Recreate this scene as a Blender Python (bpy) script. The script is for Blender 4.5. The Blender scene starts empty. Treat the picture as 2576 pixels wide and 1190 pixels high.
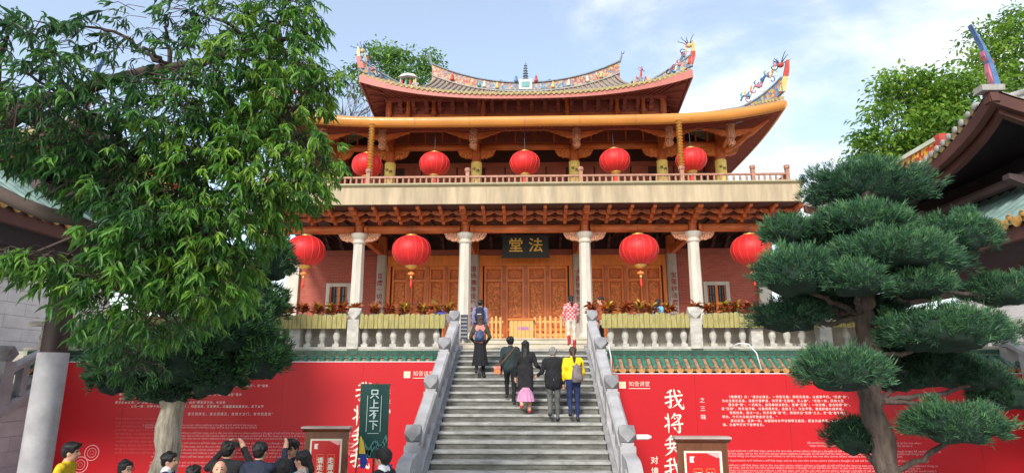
import bpy, math, random
import numpy as np
from mathutils import Vector, Matrix
rnd = random.Random(7)
SC = bpy.context.scene
COL = SC.collection
R = math.radians

# ---------------------------------------------------------------- camera, sky, sun, exposure
CAM_POS = (0.22, 0.0, 2.6)
FOC = 1550.0                       # focal length for a picture 2576 units wide
PITCH = math.atan(351 / FOC)
YAW = R(1.75)
cam_data = bpy.data.cameras.new("camera")
cam = bpy.data.objects.new("camera", cam_data)
COL.objects.link(cam)
cam.location = CAM_POS
cam.rotation_euler = (R(90) + PITCH, 0, YAW)
cam_data.sensor_width = 36
cam_data.lens = FOC / 2576 * 36
cam_data.clip_end = 3000
SC.camera = cam

SUN_EL, SUN_AZ = R(33), R(197)     # azimuth clockwise from +Y: the sun stands behind the camera, a little to the left
world = bpy.data.worlds.new("World")
SC.world = world
world.use_nodes = True
wn, wl = world.node_tree.nodes, world.node_tree.links
wn.clear()
w_out = wn.new('ShaderNodeOutputWorld')
w_bg = wn.new('ShaderNodeBackground')
w_sky = wn.new('ShaderNodeTexSky')
w_sky.sky_type = 'NISHITA'
w_sky.sun_disc = False
w_sky.sun_elevation = SUN_EL
w_sky.sun_rotation = SUN_AZ
w_sky.air_density = 1.15
w_sky.dust_density = 0.4
w_sky.ozone_density = 0.9
w_co = wn.new('ShaderNodeTexCoord')
w_map = wn.new('ShaderNodeMapping')
w_map.inputs['Rotation'].default_value = (0.0, R(28), R(18))
w_map.inputs['Scale'].default_value = (1.0, 1.0, 2.6)
w_n1 = wn.new('ShaderNodeTexNoise')
w_n1.inputs['Scale'].default_value = 2.1
w_n1.inputs['Detail'].default_value = 9
w_n1.inputs['Roughness'].default_value = 0.58
w_n1.inputs['Distortion'].default_value = 0.5
SKY_OFF = 4.6
w_n2 = wn.new('ShaderNodeTexNoise')   # broad banks
w_n2.inputs['Scale'].default_value = 1.1
w_n2.inputs['Detail'].default_value = 2
w_add = wn.new('ShaderNodeMath'); w_add.operation = 'MULTIPLY_ADD'
w_add.inputs[1].default_value = 0.95
w_ramp = wn.new('ShaderNodeValToRGB')
w_ramp.color_ramp.interpolation = 'EASE'
w_ramp.color_ramp.elements[0].position = 0.71
w_ramp.color_ramp.elements[0].color = (0.19, 0.19, 0.19, 1)
w_ramp.color_ramp.elements[1].position = 0.91
w_ramp.color_ramp.elements[1].color = (0.9, 0.9, 0.9, 1)
w_mix = wn.new('ShaderNodeMixRGB')
w_mix.inputs['Color2'].default_value = (5.6, 5.7, 5.85, 1)
wl.new(w_co.outputs['Generated'], w_map.inputs['Vector'])
wl.new(w_map.outputs['Vector'], w_n1.inputs['Vector'])
w_map2 = wn.new('ShaderNodeMapping')
w_map2.inputs['Location'].default_value = (SKY_OFF, 0.4, 0.0)
wl.new(w_co.outputs['Generated'], w_map2.inputs['Vector'])
wl.new(w_map2.outputs['Vector'], w_n2.inputs['Vector'])
wl.new(w_n2.outputs['Fac'], w_add.inputs[0])
w_half = wn.new('ShaderNodeMath'); w_half.operation = 'MULTIPLY'; w_half.inputs[1].default_value = 0.75
wl.new(w_n1.outputs['Fac'], w_half.inputs[0])
wl.new(w_half.outputs[0], w_add.inputs[2])
wl.new(w_add.outputs[0], w_ramp.inputs['Fac'])
wl.new(w_ramp.outputs['Color'], w_mix.inputs['Fac'])
wl.new(w_sky.outputs['Color'], w_mix.inputs['Color1'])
wl.new(w_mix.outputs['Color'], w_bg.inputs['Color'])
w_bg.inputs['Strength'].default_value = 0.12
wl.new(w_bg.outputs[0], w_out.inputs[0])

sun_data = bpy.data.lights.new("sun", 'SUN')
sun_data.energy = 2.0
sun_data.angle = R(12)
sun_data.color = (1.0, 0.95, 0.87)
sun = bpy.data.objects.new("sun", sun_data)
COL.objects.link(sun)
_sd = Vector((math.sin(SUN_AZ) * math.cos(SUN_EL), math.cos(SUN_AZ) * math.cos(SUN_EL), math.sin(SUN_EL)))
sun.rotation_euler = _sd.to_track_quat('Z', 'Y').to_euler()
SC.view_settings.view_transform = 'Standard'
SC.view_settings.look = 'None'
SC.view_settings.gamma = 1.0
SC.view_settings.exposure = 1.07
SC.cycles.max_bounces = 8
SC.cycles.transparent_max_bounces = 6
SC.cycles.use_denoising = True

# survey helper: where a sight line of the survey camera meets the vertical plane y = Y
_f = Vector((-math.sin(YAW) * math.cos(PITCH), math.cos(YAW) * math.cos(PITCH), math.sin(PITCH)))
_r = Vector((math.cos(YAW), math.sin(YAW), 0))
_u = _r.cross(_f)
def at(u, v, Y):
    d = _r * ((u - 1288) / FOC) - _u * ((v - 595) / FOC) + _f
    return Vector(CAM_POS) + d * ((Y - CAM_POS[1]) / d.y)
def mpp(Y):
    return Y / FOC * 1.0           # metres per picture unit at distance Y

# ---------------------------------------------------------------- materials
MATS = {}
def _new(name):
    m = bpy.data.materials.new(name)
    m.use_nodes = True
    nt = m.node_tree
    b = nt.nodes['Principled BSDF']
    MATS[name] = m
    return m, nt, b
def _pos(nt, scale=(1, 1, 1), kind='Position'):
    g = nt.nodes.new('ShaderNodeNewGeometry')
    mp = nt.nodes.new('ShaderNodeMapping')
    mp.inputs['Scale'].default_value = scale
    nt.links.new(g.outputs['Position'], mp.inputs['Vector'])
    return mp.outputs['Vector']
def _noise(nt, vec, scale, detail=4, rough=.55):
    n = nt.nodes.new('ShaderNodeTexNoise')
    n.inputs['Scale'].default_value = scale
    n.inputs['Detail'].default_value = detail
    n.inputs['Roughness'].default_value = rough
    nt.links.new(vec, n.inputs['Vector'])
    return n.outputs['Fac']
def _ramp(nt, fac, stops, const=False):
    r = nt.nodes.new('ShaderNodeValToRGB')
    if const: r.color_ramp.interpolation = 'CONSTANT'
    e = r.color_ramp.elements
    while len(e) < len(stops): e.new(0.5)
    for i, (p, c) in enumerate(stops):
        e[i].position = p
        e[i].color = (*c, 1)
    nt.links.new(fac, r.inputs['Fac'])
    return r.outputs['Color']
def _bump(nt, b, h, strength=.3, dist=.02):
    n = nt.nodes.new('ShaderNodeBump')
    n.inputs['Strength'].default_value = strength
    n.inputs['Distance'].default_value = dist
    nt.links.new(h, n.inputs['Height'])
    nt.links.new(n.outputs[0], b.inputs['Normal'])
def mul(c, k): return tuple(min(1, x * k) for x in c)
def mat(name, col, rough=.6, var=.18, scale=2.5, stretch=(1, 1, 1), bump=0, bscale=None, metal=0, spec=.4, coat=0, col2=None, lo=.3, hi=.7):
    m, nt, b = _new(name)
    v = _pos(nt, stretch)
    f = _noise(nt, v, scale, 6, .6)
    c2 = col2 or mul(col, 1 + var)
    nt.links.new(_ramp(nt, f, [(lo, mul(col, 1 - var)), (hi, c2)]), b.inputs['Base Color'])
    b.inputs['Roughness'].default_value = rough
    b.inputs['Metallic'].default_value = metal
    b.inputs['Specular IOR Level'].default_value = spec
    b.inputs['Coat Weight'].default_value = coat
    if bump:
        _bump(nt, b, _noise(nt, v, bscale or scale * 6, 4), bump)
    return m

mat('orange_wood', (.46, .108, .028), .45, .38, 1.4, (3, 3, 1), .15, 20)
mat('beam_wood', (.50, .122, .032), .42, .36, 1.2, (1, 3, 3), .15, 20)
mat('door_wood', (.70, .185, .030), .38, .18, 2.2, (5, 5, .7), .08)
mat('door_panel_wood', (.58, .13, .020), .45, .3, 5, (2, 2, 1), .3, 9, lo=.35, hi=.65)
mat('carved_wood', (.60, .165, .036), .5, .4, 12, (1, 1, 1), .9, 22, lo=.38, hi=.62)
mat('carved_pale', (.50, .22, .12), .55, .6, 18, (1, 1, 1), .9, 26, lo=.4, hi=.6)
mat('dark_wood', (.055, .018, .015), .6, .3, 3, (5, 5, 1))
mat('soffit_red', (.31, .078, .05), .55, .2, 2, (1, 6, 1))
mat('fascia_pink', (.42, .13, .10), .5, .15, 2)
mat('rail_wood', (.36, .17, .11), .5, .25, 6)
mat('gold_gutter', (.56, .22, .042), .45, .16, 1.2, (.6, 2, 2), coat=.1)
mat('gilt', (.70, .42, .12), .35, .2, 8, metal=.55)
mat('slab_beige', (.42, .33, .215), .8, .28, 1.0, (3.2, 1, .45), .15, 30)
mat('slab_lip', (.36, .31, .19), .7, .15, 3)
mat('column_stone', (.55, .505, .43), .7, .12, 2.5, (2, 2, .6), .08, 40)
mat('couplet_stone', (.42, .36, .31), .7, .12, 4, (2, 2, .6))
mat('step_beige', (.50, .45, .35), .75, .15, 3, (1, 1, 1), .1, 30)
mat('granite', (.27, .265, .27), .75, .28, 3, (1, 1, 1), .15, 60)
mat('granite_pale', (.37, .36, .365), .7, .22, 2.6, (1, 1, 1), .12, 60)
mat('tread_stone', (.33, .325, .30), .8, .38, 3.5, (1, 1, 1), .2, 50)
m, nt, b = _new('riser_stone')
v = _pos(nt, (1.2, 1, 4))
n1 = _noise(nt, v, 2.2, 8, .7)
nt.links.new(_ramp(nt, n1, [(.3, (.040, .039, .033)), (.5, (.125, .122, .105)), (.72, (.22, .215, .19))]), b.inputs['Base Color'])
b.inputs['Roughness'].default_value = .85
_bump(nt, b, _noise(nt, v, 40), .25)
mat('plinth_stone', (.52, .47, .40), .75, .2, 3, (1, 1, 2), .15, 40)
mat('baluster_stone', (.46, .435, .38), .75, .28, 5, (1, 1, 2), .1, 40)
mat('wall_block', (.58, .56, .56), .8, .12, 2.2, (1, 1, 1.5), .12, 40)
mat('wall_joint', (.25, .24, .24), .9, .1)
mat('paving', (.30, .29, .27), .85, .2, 2, (1, 1, 1), .1, 30)
mat('plank_wood', (.32, .28, .085), .75, .35, 5, (8, 8, .8), .15, col2=(.46, .39, .14))
mat('barrier_wood', (.60, .33, .10), .6, .25, 5, (6, 6, .8))
mat('glaze_green', (.045, .15, .105), .3, .4, 8, spec=.5, coat=.15)
mat('glaze_dark', (.022, .075, .05), .3, .35, 7, spec=.5)
mat('glaze_pale', (.17, .25, .22), .35, .3, 6)
mat('glaze_yellow', (.50, .27, .07), .45, .4, 10)
mat('tile_end_dark', (.10, .085, .045), .45, .5, 14, col2=(.34, .19, .06))
mat('drip_orange', (.42, .19, .06), .5, .45, 14)
mat('pan_orange', (.36, .13, .06), .6, .45, 12, col2=(.46, .27, .17))
mat('old_tile', (.33, .27, .13), .6, .45, 9, col2=(.46, .36, .14))
mat('rib_tile', (.30, .17, .11), .7, .4, 7, col2=(.36, .33, .28))
mat('tile_grey', (.17, .21, .25), .6, .3, 8)
mat('tile_pale_grey', (.30, .285, .26), .6, .3, 8)
mat('grout', (.50, .52, .40), .8, .2)
mat('board_red', (.51, .006, .013), .42, .07, .6, bump=.12, bscale=2.2)
mat('banner_print', (.80, .66, .60), .6, .05)
mat('print_faded', (.80, .36, .36), .6, .05)
mat('print_motif', (.66, .10, .11), .6, .1)
mat('gold_print', (.80, .58, .25), .5, .1)
mat('black_lacquer', (.012, .012, .013), .3, .2)
mat('gold_leaf', (.85, .50, .09), .35, .1, metal=.3)
mat('red_ink', (.30, .035, .025), .7, .2)
mat('purple_ink', (.35, .13, .42), .7, .1)
mat('lantern_red', (.62, .020, .020), .52, .22, 1.6, spec=.35)
mat('lantern_rib', (.72, .12, .10), .45, .1, 3)
mat('tassel_red', (.75, .05, .03), .7, .2)
mat('tassel_bead', (.85, .25, .06), .4, .2)
mat('yellow_cloth', (.88, .66, .19), .8, .15, 5)
mat('yellow_robe', (.80, .40, .02), .8, .15, 5)
mat('dark_pane', (.02, .016, .014), .15, .2, spec=.6)
mat('dark_hall', (.020, .015, .018), .7, .3)
mat('hall_brown', (.095, .034, .025), .55, .25, 2)
mat('hall_beam', (.085, .055, .055), .6, .25, 2)
mat('pillar_brown', (.035, .017, .013), .45, .3, 3, (3, 3, .7))
mat('banner_green', (.010, .060, .050), .6, .1)
mat('banner_motif', (.09, .26, .24), .6, .2)
mat('banner_pale', (.55, .68, .64), .6, .05)
mat('frame_wood', (.13, .040, .013), .3, .3, 3, (6, 6, 1), coat=.4)
mat('frame_cap', (.45, .36, .33), .3, .2, 3)
mat('cream', (.80, .74, .60), .5, .05)
mat('poster_red', (.50, .012, .016), .3, .1)
mat('flag_blue', (.02, .05, .30), .6, .1)
mat('flag_yellow', (.80, .55, .05), .6, .1)
mat('pipe_white', (.80, .80, .82), .4, .04)
mat('pot', (.30, .26, .24), .7, .2)
mat('soil', (.05, .035, .02), .9, .2)
mat('bark_pale', (.36, .31, .24), .9, .5, 5, (3, 3, .7), .8, 12)
mat('bark_dark', (.085, .062, .05), .9, .5, 6, (3, 3, .6), .9, 12)
mat('twig', (.07, .05, .04), .9, .3)
for nm, c in (('mos_red', (.42, .055, .035)), ('mos_blue', (.085, .16, .31)), ('mos_teal', (.10, .28, .27)), ('mos_yellow', (.56, .41, .14)), ('mos_white', (.58, .56, .50)), ('mos_pink', (.48, .15, .20)), ('mos_dark', (.03, .04, .07))):
    mat(nm, c, .45, .3, 9)
# broken-ceramic mosaic of the ridges
def mosaic(name, cols, scale, st=(1, 1, 1)):
    m, nt, b = _new(name)
    v = nt.nodes.new('ShaderNodeTexVoronoi')
    v.inputs['Scale'].default_value = scale
    nt.links.new(_pos(nt, st), v.inputs['Vector'])
    s = nt.nodes.new('ShaderNodeSeparateColor')
    nt.links.new(v.outputs['Color'], s.inputs['Color'])
    nt.links.new(_ramp(nt, s.outputs[0], [(i / len(cols), c) for i, c in enumerate(cols)], True), b.inputs['Base Color'])
    b.inputs['Roughness'].default_value = .5
    _bump(nt, b, v.outputs['Distance'], .5, .03)
mosaic('mosaic_warm', [(.36, .14, .07), (.42, .34, .26), (.33, .05, .03), (.44, .28, .08), (.15, .17, .22), (.38, .19, .12), (.28, .10, .06)], 11)
mosaic('mosaic_blue', [(.085, .14, .24), (.21, .25, .29), (.07, .17, .28), (.42, .28, .10), (.30, .31, .29), (.11, .15, .21), (.36, .11, .05)], 9)
mosaic('mosaic_red', [(.60, .05, .02), (.75, .45, .04), (.55, .03, .02), (.70, .30, .03)], 14)
# red brick
m, nt, b = _new('brick_red')
br = nt.nodes.new('ShaderNodeTexBrick')
g = nt.nodes.new('ShaderNodeNewGeometry')
sp = nt.nodes.new('ShaderNodeSeparateXYZ'); cb = nt.nodes.new('ShaderNodeCombineXYZ')
nt.links.new(g.outputs['Position'], sp.inputs[0])
nt.links.new(sp.outputs['X'], cb.inputs['X']); nt.links.new(sp.outputs['Z'], cb.inputs['Y'])
nt.links.new(cb.outputs[0], br.inputs['Vector'])
for k, val in (('Color1', (.40, .085, .055, 1)), ('Color2', (.31, .060, .038, 1)), ('Mortar', (.38, .15, .11, 1)), ('Scale', 1.0), ('Mortar Size', .006), ('Brick Width', .26), ('Row Height', .075), ('Bias', 0)):
    br.inputs[k].default_value = val
nt.links.new(br.outputs['Color'], b.inputs['Base Color'])
b.inputs['Roughness'].default_value = .8
_bump(nt, b, br.outputs['Fac'], -.4, .01)
# leaves: colour varies from leaf to leaf, plus light painted into pine pads
def leafmat(name, stops, rough=.45, trans=.35, spec=.4):
    m, nt, b = _new(name)
    a = nt.nodes.new('ShaderNodeAttribute')
    a.attribute_name = 'tint'
    c = _ramp(nt, a.outputs['Fac'], stops)
    nt.links.new(c, b.inputs['Base Color'])
    b.inputs['Roughness'].default_value = rough
    b.inputs['Specular IOR Level'].default_value = spec
    t = nt.nodes.new('ShaderNodeBsdfTranslucent')
    nt.links.new(c, t.inputs['Color'])
    mx = nt.nodes.new('ShaderNodeMixShader')
    mx.inputs[0].default_value = trans
    nt.links.new(b.outputs[0], mx.inputs[1]); nt.links.new(t.outputs[0], mx.inputs[2])
    nt.links.new(mx.outputs[0], nt.nodes['Material Output'].inputs['Surface'])
leafmat('leaf_mango', [(0, (.022, .060, .030)), (.4, (.050, .150, .040)), (.75, (.12, .30, .04)), (1, (.28, .46, .06))], .40, .45, .45)
leafmat('leaf_pine', [(0, (.024, .060, .034)), (.5, (.055, .148, .072)), (1, (.13, .28, .10))], .5, .25, .35)
leafmat('leaf_left', [(0, (.022, .055, .028)), (.5, (.048, .130, .046)), (1, (.10, .24, .055))], .45, .32)
leafmat('leaf_bright', [(0, (.055, .13, .022)), (.5, (.15, .30, .032)), (1, (.31, .45, .05))], .5, .45)
leafmat('leaf_mid', [(0, (.05, .10, .04)), (.5, (.11, .24, .045)), (1, (.22, .38, .06))], .5, .35)
leafmat('leaf_croton', [(0, (.07, .016, .010)), (.4, (.30, .045, .015)), (.65, (.55, .15, .025)), (.8, (.25, .18, .03)), (1, (.80, .58, .05))], .4, .25)
mat('pine_shade_core', (.012, .030, .018), .9, .3, 6, bump=.6, bscale=20)  # shade inside the pads put into the base colour

# ---------------------------------------------------------------- mesh helpers
class MB:
    def __init__(s): s.v, s.f, s.m = [], [], []
    def add(s, vs, fs, mi=0):
        o = len(s.v)
        s.v += [tuple(p) for p in vs]
        s.f += [tuple(i + o for i in f) for f in fs]
        s.m += [mi] * len(fs)
        return s
    def box(s, x0, x1, y0, y1, z0, z1, mi=0):
        return s.add([(x0, y0, z0), (x1, y0, z0), (x1, y1, z0), (x0, y1, z0), (x0, y0, z1), (x1, y0, z1), (x1, y1, z1), (x0, y1, z1)],
                     [(3, 2, 1, 0), (4, 5, 6, 7), (0, 1, 5, 4), (1, 2, 6, 5), (2, 3, 7, 6), (3, 0, 4, 7)], mi)
    def prism(s, poly, axis, a, b, mi=0):
        n = len(poly)
        def p(q, k):
            return (k, q[0], q[1]) if axis == 'x' else ((q[0], k, q[1]) if axis == 'y' else (q[0], q[1], k))
        vs = [p(q, a) for q in poly] + [p(q, b) for q in poly]
        fs = [tuple(range(n))[::-1], tuple(range(n, 2 * n))] + [(i, (i + 1) % n, (i + 1) % n + n, i + n) for i in range(n)]
        return s.add(vs, fs, mi)
    def lathe(s, prof, n=12, c=(0, 0, 0), mi=0):
        vs, fs = [], []
        for r, z in prof:
            for k in range(n):
                a = 2 * math.pi * k / n
                vs.append((c[0] + r * math.cos(a), c[1] + r * math.sin(a), c[2] + z))
        for i in range(len(prof) - 1):
            for k in range(n):
                k2 = (k + 1) % n
                fs.append((i * n + k, i * n + k2, (i + 1) * n + k2, (i + 1) * n + k))
        fs.append(tuple(range(n))[::-1]); fs.append(tuple(range((len(prof) - 1) * n, len(prof) * n)))
        return s.add(vs, fs, mi)
    def tube(s, pts, rad, n=8, mi=0, flat=1.0):
        pts = [Vector(p) for p in pts]
        if not hasattr(rad, '__len__'): rad = [rad] * len(pts)
        vs, fs = [], []
        up = Vector((0, 0, 1))
        prev = None
        for i, p in enumerate(pts):
            d = (pts[min(i + 1, len(pts) - 1)] - pts[max(i - 1, 0)])
            if d.length < 1e-9: d = Vector((0, 0, 1))
            d.normalize()
            if prev is None:
                a = d.cross(up)
                if a.length < .05: a = d.cross(Vector((1, 0, 0)))
            else:
                a = prev - d * prev.dot(d)
                if a.length < .01: a = d.cross(up)
            a.normalize(); prev = a
            bb = d.cross(a)
            for k in range(n):
                t = 2 * math.pi * k / n
                vs.append(p + a * (rad[i] * math.cos(t)) + bb * (rad[i] * flat * math.sin(t)))
        for i in range(len(pts) - 1):
            for k in range(n):
                k2 = (k + 1) % n
                fs.append((i * n + k, i * n + k2, (i + 1) * n + k2, (i + 1) * n + k))
        fs.append(tuple(range(n))[::-1]); fs.append(tuple(range((len(pts) - 1) * n, len(pts) * n)))
        return s.add(vs, fs, mi)
    def ell(s, c, r, nu=12, nv=8, mi=0):
        prof = []
        vs, fs = [], []
        for j in range(nv + 1):
            t = math.pi * (.02 + .96 * j / nv) - math.pi / 2
            for k in range(nu):
                a = 2 * math.pi * k / nu
                vs.append((c[0] + r[0] * math.cos(t) * math.cos(a), c[1] + r[1] * math.cos(t) * math.sin(a), c[2] + r[2] * math.sin(t)))
        for j in range(nv):
            for k in range(nu):
                k2 = (k + 1) % nu
                fs.append((j * nu + k, j * nu + k2, (j + 1) * nu + k2, (j + 1) * nu + k))
        fs.append(tuple(range(nu))[::-1]); fs.append(tuple(range(nv * nu, nv * nu + nu)))
        return s.add(vs, fs, mi)
    def grid(s, rows, mi=0):                      # rows of equal numbers of points
        n = len(rows[0])
        vs = [p for r in rows for p in r]
        fs = [(i * n + j, i * n + j + 1, (i + 1) * n + j + 1, (i + 1) * n + j) for i in range(len(rows) - 1) for j in range(n - 1)]
        return s.add(vs, fs, mi)
    def sweep(s, secs, mi=0, closed=True):        # list of equal cross-sections -> closed solid
        n = len(secs[0])
        vs = [p for c in secs for p in c]
        fs = [(i * n + j, i * n + (j + 1) % n, (i + 1) * n + (j + 1) % n, (i + 1) * n + j) for i in range(len(secs) - 1) for j in range(n)]
        fs.append(tuple(range(n))[::-1]); fs.append(tuple(range((len(secs) - 1) * n, len(secs) * n)))
        return s.add(vs, fs, mi)
    def mesh(s, name, mats, smooth=False):
        me = bpy.data.meshes.new(name)
        me.from_pydata(s.v, [], s.f)
        for mm in (mats if isinstance(mats, (list, tuple)) else [mats]):
            me.materials.append(MATS[mm])
        if len(me.materials) > 1: me.polygons.foreach_set('material_index', s.m)
        if smooth:
            me.polygons.foreach_set('use_smooth', [True] * len(s.f))
            if smooth is not True:
                try: me.set_sharp_from_angle(angle=R(smooth))
                except Exception: pass
        me.update()
        return me
    def build(s, name, mats, parent=None, smooth=False):
        return put(name, s.mesh(name, mats, smooth), Matrix.Identity(4), parent)
def wm(o):
    if o is None: return Matrix.Identity(4)
    b = o.matrix_basis.copy()
    return wm(o.parent) @ o.matrix_parent_inverse @ b if o.parent else b
def put(name, me, M=None, parent=None):
    o = bpy.data.objects.new(name, me)
    COL.objects.link(o)
    if M is not None: o.matrix_basis = M
    if parent is not None:
        o.parent = parent
        o.matrix_parent_inverse = wm(parent).inverted()
    return o
def T(x=0, y=0, z=0, rz=0, s=1.0):
    M = Matrix.Translation((x, y, z)) @ Matrix.Rotation(rz, 4, 'Z')
    if hasattr(s, '__len__'): M = M @ Matrix.Diagonal((*s, 1))
    elif s != 1: M = M @ Matrix.Scale(s, 4)
    return M
def tag(o, label=None, cat=None, group=None, kind=None):
    if label: o['label'] = label
    if cat: o['category'] = cat
    if group: o['group'] = group
    if kind: o['kind'] = kind
    return o
def thing(name, label, cat, loc=(0, 0, 0), group=None, rz=0):
    o = bpy.data.objects.new(name, None)
    o.empty_display_size = .2
    COL.objects.link(o)
    o.matrix_basis = T(*loc, rz)
    return tag(o, label, cat, group)
def copy_tree(o, M, parent=None):
    c = o.copy()
    COL.objects.link(c)
    if parent is None:
        if M is not None: c.matrix_basis = M
    else: c.parent = parent
    for ch in list(o.children): copy_tree(ch, None, c)
    return c
_tc = {}
def text_mesh(s, size, bold=0.0, mi='banner_print', gap=1.0, align='CENTER'):
    key = (s, size, bold, mi, gap, align)
    if key in _tc: return _tc[key]
    cu = bpy.data.curves.new('lettering', 'FONT')
    cu.body = s
    cu.size = size
    cu.align_x = align
    cu.align_y = 'CENTER'
    cu.space_line = gap
    cu.offset = bold
    if len(s) > 12 and '\n' not in s and ord(s[3]) > 255: cu.space_character = 1.32
    cu.resolution_u = 2
    cu.extrude = 0.0
    ob = bpy.data.objects.new('lettering', cu)
    COL.objects.link(ob)
    dg = bpy.context.evaluated_depsgraph_get()
    dg.update()
    me = bpy.data.meshes.new_from_object(ob.evaluated_get(dg), depsgraph=dg)
    me.materials.clear()
    me.materials.append(MATS[mi])
    bpy.data.objects.remove(ob)
    bpy.data.curves.remove(cu)
    me.name = 'lettering'
    _tc[key] = me
    return me
def text(s, size, x, y, z, parent, mi='banner_print', bold=0.0, gap=1.0, align='CENTER', rz=0, tilt=0, name='lettering'):
    if '\n' in s:                       # a column of characters: each its own part
        cs = [c for c in s.split('\n')]
        for i, c in enumerate(cs):
            if c.strip(): text(c, size, x, y, z + ((len(cs) - 1) / 2 - i) * size * gap, parent, mi, bold, 1.0, align, rz, tilt, 'character')
        return
    M = Matrix.Translation((x, y, z)) @ Matrix.Rotation(rz, 4, 'Z') @ Matrix.Rotation(R(90) + tilt, 4, 'X')
    if len(s) > 2:
        o = put(name, text_mesh(s, size, bold, mi, gap, align), M, parent)
        o['kind'] = 'stuff'
        return o
    return put(name, text_mesh(s, size, bold, mi, gap, align), M, parent)
def npmesh(name, V, F, mats, tint=None, smooth=False):
    """V (n,3), F (m,k) with k = 3 or 4"""
    me = bpy.data.meshes.new(name)
    me.vertices.add(len(V)); me.vertices.foreach_set('co', np.ascontiguousarray(V, dtype=np.float32).ravel())
    k = F.shape[1]
    me.loops.add(F.size); me.loops.foreach_set('vertex_index', np.ascontiguousarray(F, dtype=np.int32).ravel())
    me.polygons.add(len(F)); me.polygons.foreach_set('loop_start', np.arange(0, F.size, k, dtype=np.int32))
    try: me.polygons.foreach_set('loop_total', np.full(len(F), k, dtype=np.int32))
    except Exception: pass
    for mm in (mats if isinstance(mats, (list, tuple)) else [mats]): me.materials.append(MATS[mm])
    if tint is not None:
        a = me.attributes.new('tint', 'FLOAT', 'POINT')
        a.data.foreach_set('value', np.asarray(tint, dtype=np.float32))
    if smooth: me.polygons.foreach_set('use_smooth', np.ones(len(F), dtype=bool))
    me.update(calc_edges=True)
    me.validate()
    return me
rng = np.random.default_rng(11)
# ================================================================ ground, terrace, hall
g = MB(); g.add([(-400, -200, -.004), (400, -200, -.004), (400, 700, -.004), (-400, 700, -.004)], [(0, 1, 2, 3)])
tag(g.build('ground', 'paving'), kind='structure')
TZ, HZ = 3.3, 3.8                  # terrace and hall floor levels
yard = tag(MB().box(-13, 13, -4, 10.2, -.3, 0).build('courtyard', 'wall_joint'), kind='structure')
slabm = MB().box(-.49, .49, -.49, .49, 0, .012).mesh('paving_slab', 'paving')
for i in range(-6, 7):
    for j in range(5, 10):
        put('paving_slab', slabm, T(i * 1.0, j + .5, 0), yard)
tf = MB(); tf.box(-20, 20, 17.6, 60, -.2, TZ)
tag(tf.build('terrace', 'plinth_stone'), kind='structure')

hall = thing('temple_hall', 'two storey red timber temple hall with upswept tiled roofs above the stone staircase', 'temple', (0, 24, HZ))
hp = hall
# plinth and its three pale steps
pl = MB().box(-11.2, 11.2, 20.9, 46, TZ, HZ).build('plinth', 'step_beige', hp)
for k in range(2):
    MB().box(-2.9, 2.9, 20.9 - .38 * (2 - k), 20.9 - .38 * (1 - k) - .002, TZ + .002, TZ + .167 * (k + 1)).build('plinth_step', 'step_beige', hp)
    MB().box(-2.92, 2.92, 20.9 - .38 * (2 - k) - .03, 20.9 - .38 * (1 - k) - .04, TZ + .167 * (k + 1), TZ + .167 * (k + 1) + .03).build('plinth_step', 'step_beige', hp)
MB().box(-11.25, 11.25, 20.86, 21.3, HZ + .002, HZ + .035).build('plinth_edge', 'step_beige', hp)

CX = [-10.4, -6.65, -2.38, 2.38, 6.65, 10.4]
def octo(r0, r1, z0, z1, n=8):
    mb = MB(); mb.lathe([(r0, z0), (r1, z1)], n); return mb
# outer stone columns
col_m = MB().lathe([(.26, .42), (.225, 3.95)], 8).mesh('column_shaft', 'column_stone')
base_m = MB().lathe([(.38, 0), (.38, .1), (.34, .14), (.36, .26), (.30, .36), (.28, .42)], 16).mesh('column_base', 'column_stone')
cap_m = MB().lathe([(.24, 3.95), (.27, 3.99), (.25, 4.03), (.24, 4.12), (.30, 4.2), (.34, 4.28), (.34, 4.36), (.28, 4.38)], 16).mesh('capital', 'column_stone', 40)
post_m = MB().lathe([(.19, 4.38), (.19, 4.95), (.17, 5.0)], 16).mesh('column_head', 'orange_wood', 40)
for x in CX:
    c = put('stone_column', col_m, T(x, 24, HZ), hp)
    put('column_base', base_m, T(x, 24, HZ), c); put('capital', cap_m, T(x, 24, HZ), c); put('column_head', post_m, T(x, 24, HZ), c)
# carved spandrels each side of the columns, below the beam
def spandrel(w, h):
    pts = [(0, 0), (w, 0)]
    for k in range(9):
        a = k / 8 * math.pi / 2
        pts.append((w * (math.cos(a) * .35 + .65) if k < 4 else w * (1 - (k - 3) / 5.0) * .9, -h * (math.sin(a))))
    return pts
def scroll_board(w, h, y0, y1, sgn):
    n = 10
    top = [(0, 0), (w, 0)]
    low = []
    for k in range(n + 1):
        t = k / n
        z = -h * (1 - t ** 3) ** .6 * (1 + .06 * math.sin(t * 19))
        low.append((w * t, z))
    poly = [(sgn * x, z) for x, z in ([(0, 0)] + low[:-1] + [(w, 0)])]
    if sgn < 0: poly = poly[::-1]
    return MB().prism(poly, 'y', y0, y1)
for x in CX:
    for sg in (-1, 1):
        if abs(x + sg * .3) > 10.5: continue
        me = scroll_board(.62, .34, -.06, .06, sg).mesh('spandrel', 'carved_pale')
        put('spandrel', me, T(x + sg * .24, 24, 8.18), hp)
# round beam between columns
for a, b_ in zip(CX[:-1], CX[1:]):
    MB().tube([(a + .2, 24, 8.34), (b_ - .2, 24, 8.34)], .165, 14).build('round_beam', 'beam_wood', hp, True)
    MB().tube([(a + .2, 24, 8.34), (a + .34, 24, 8.34)], .19, 14).build('beam_collar', 'orange_wood', hp, True)
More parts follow.
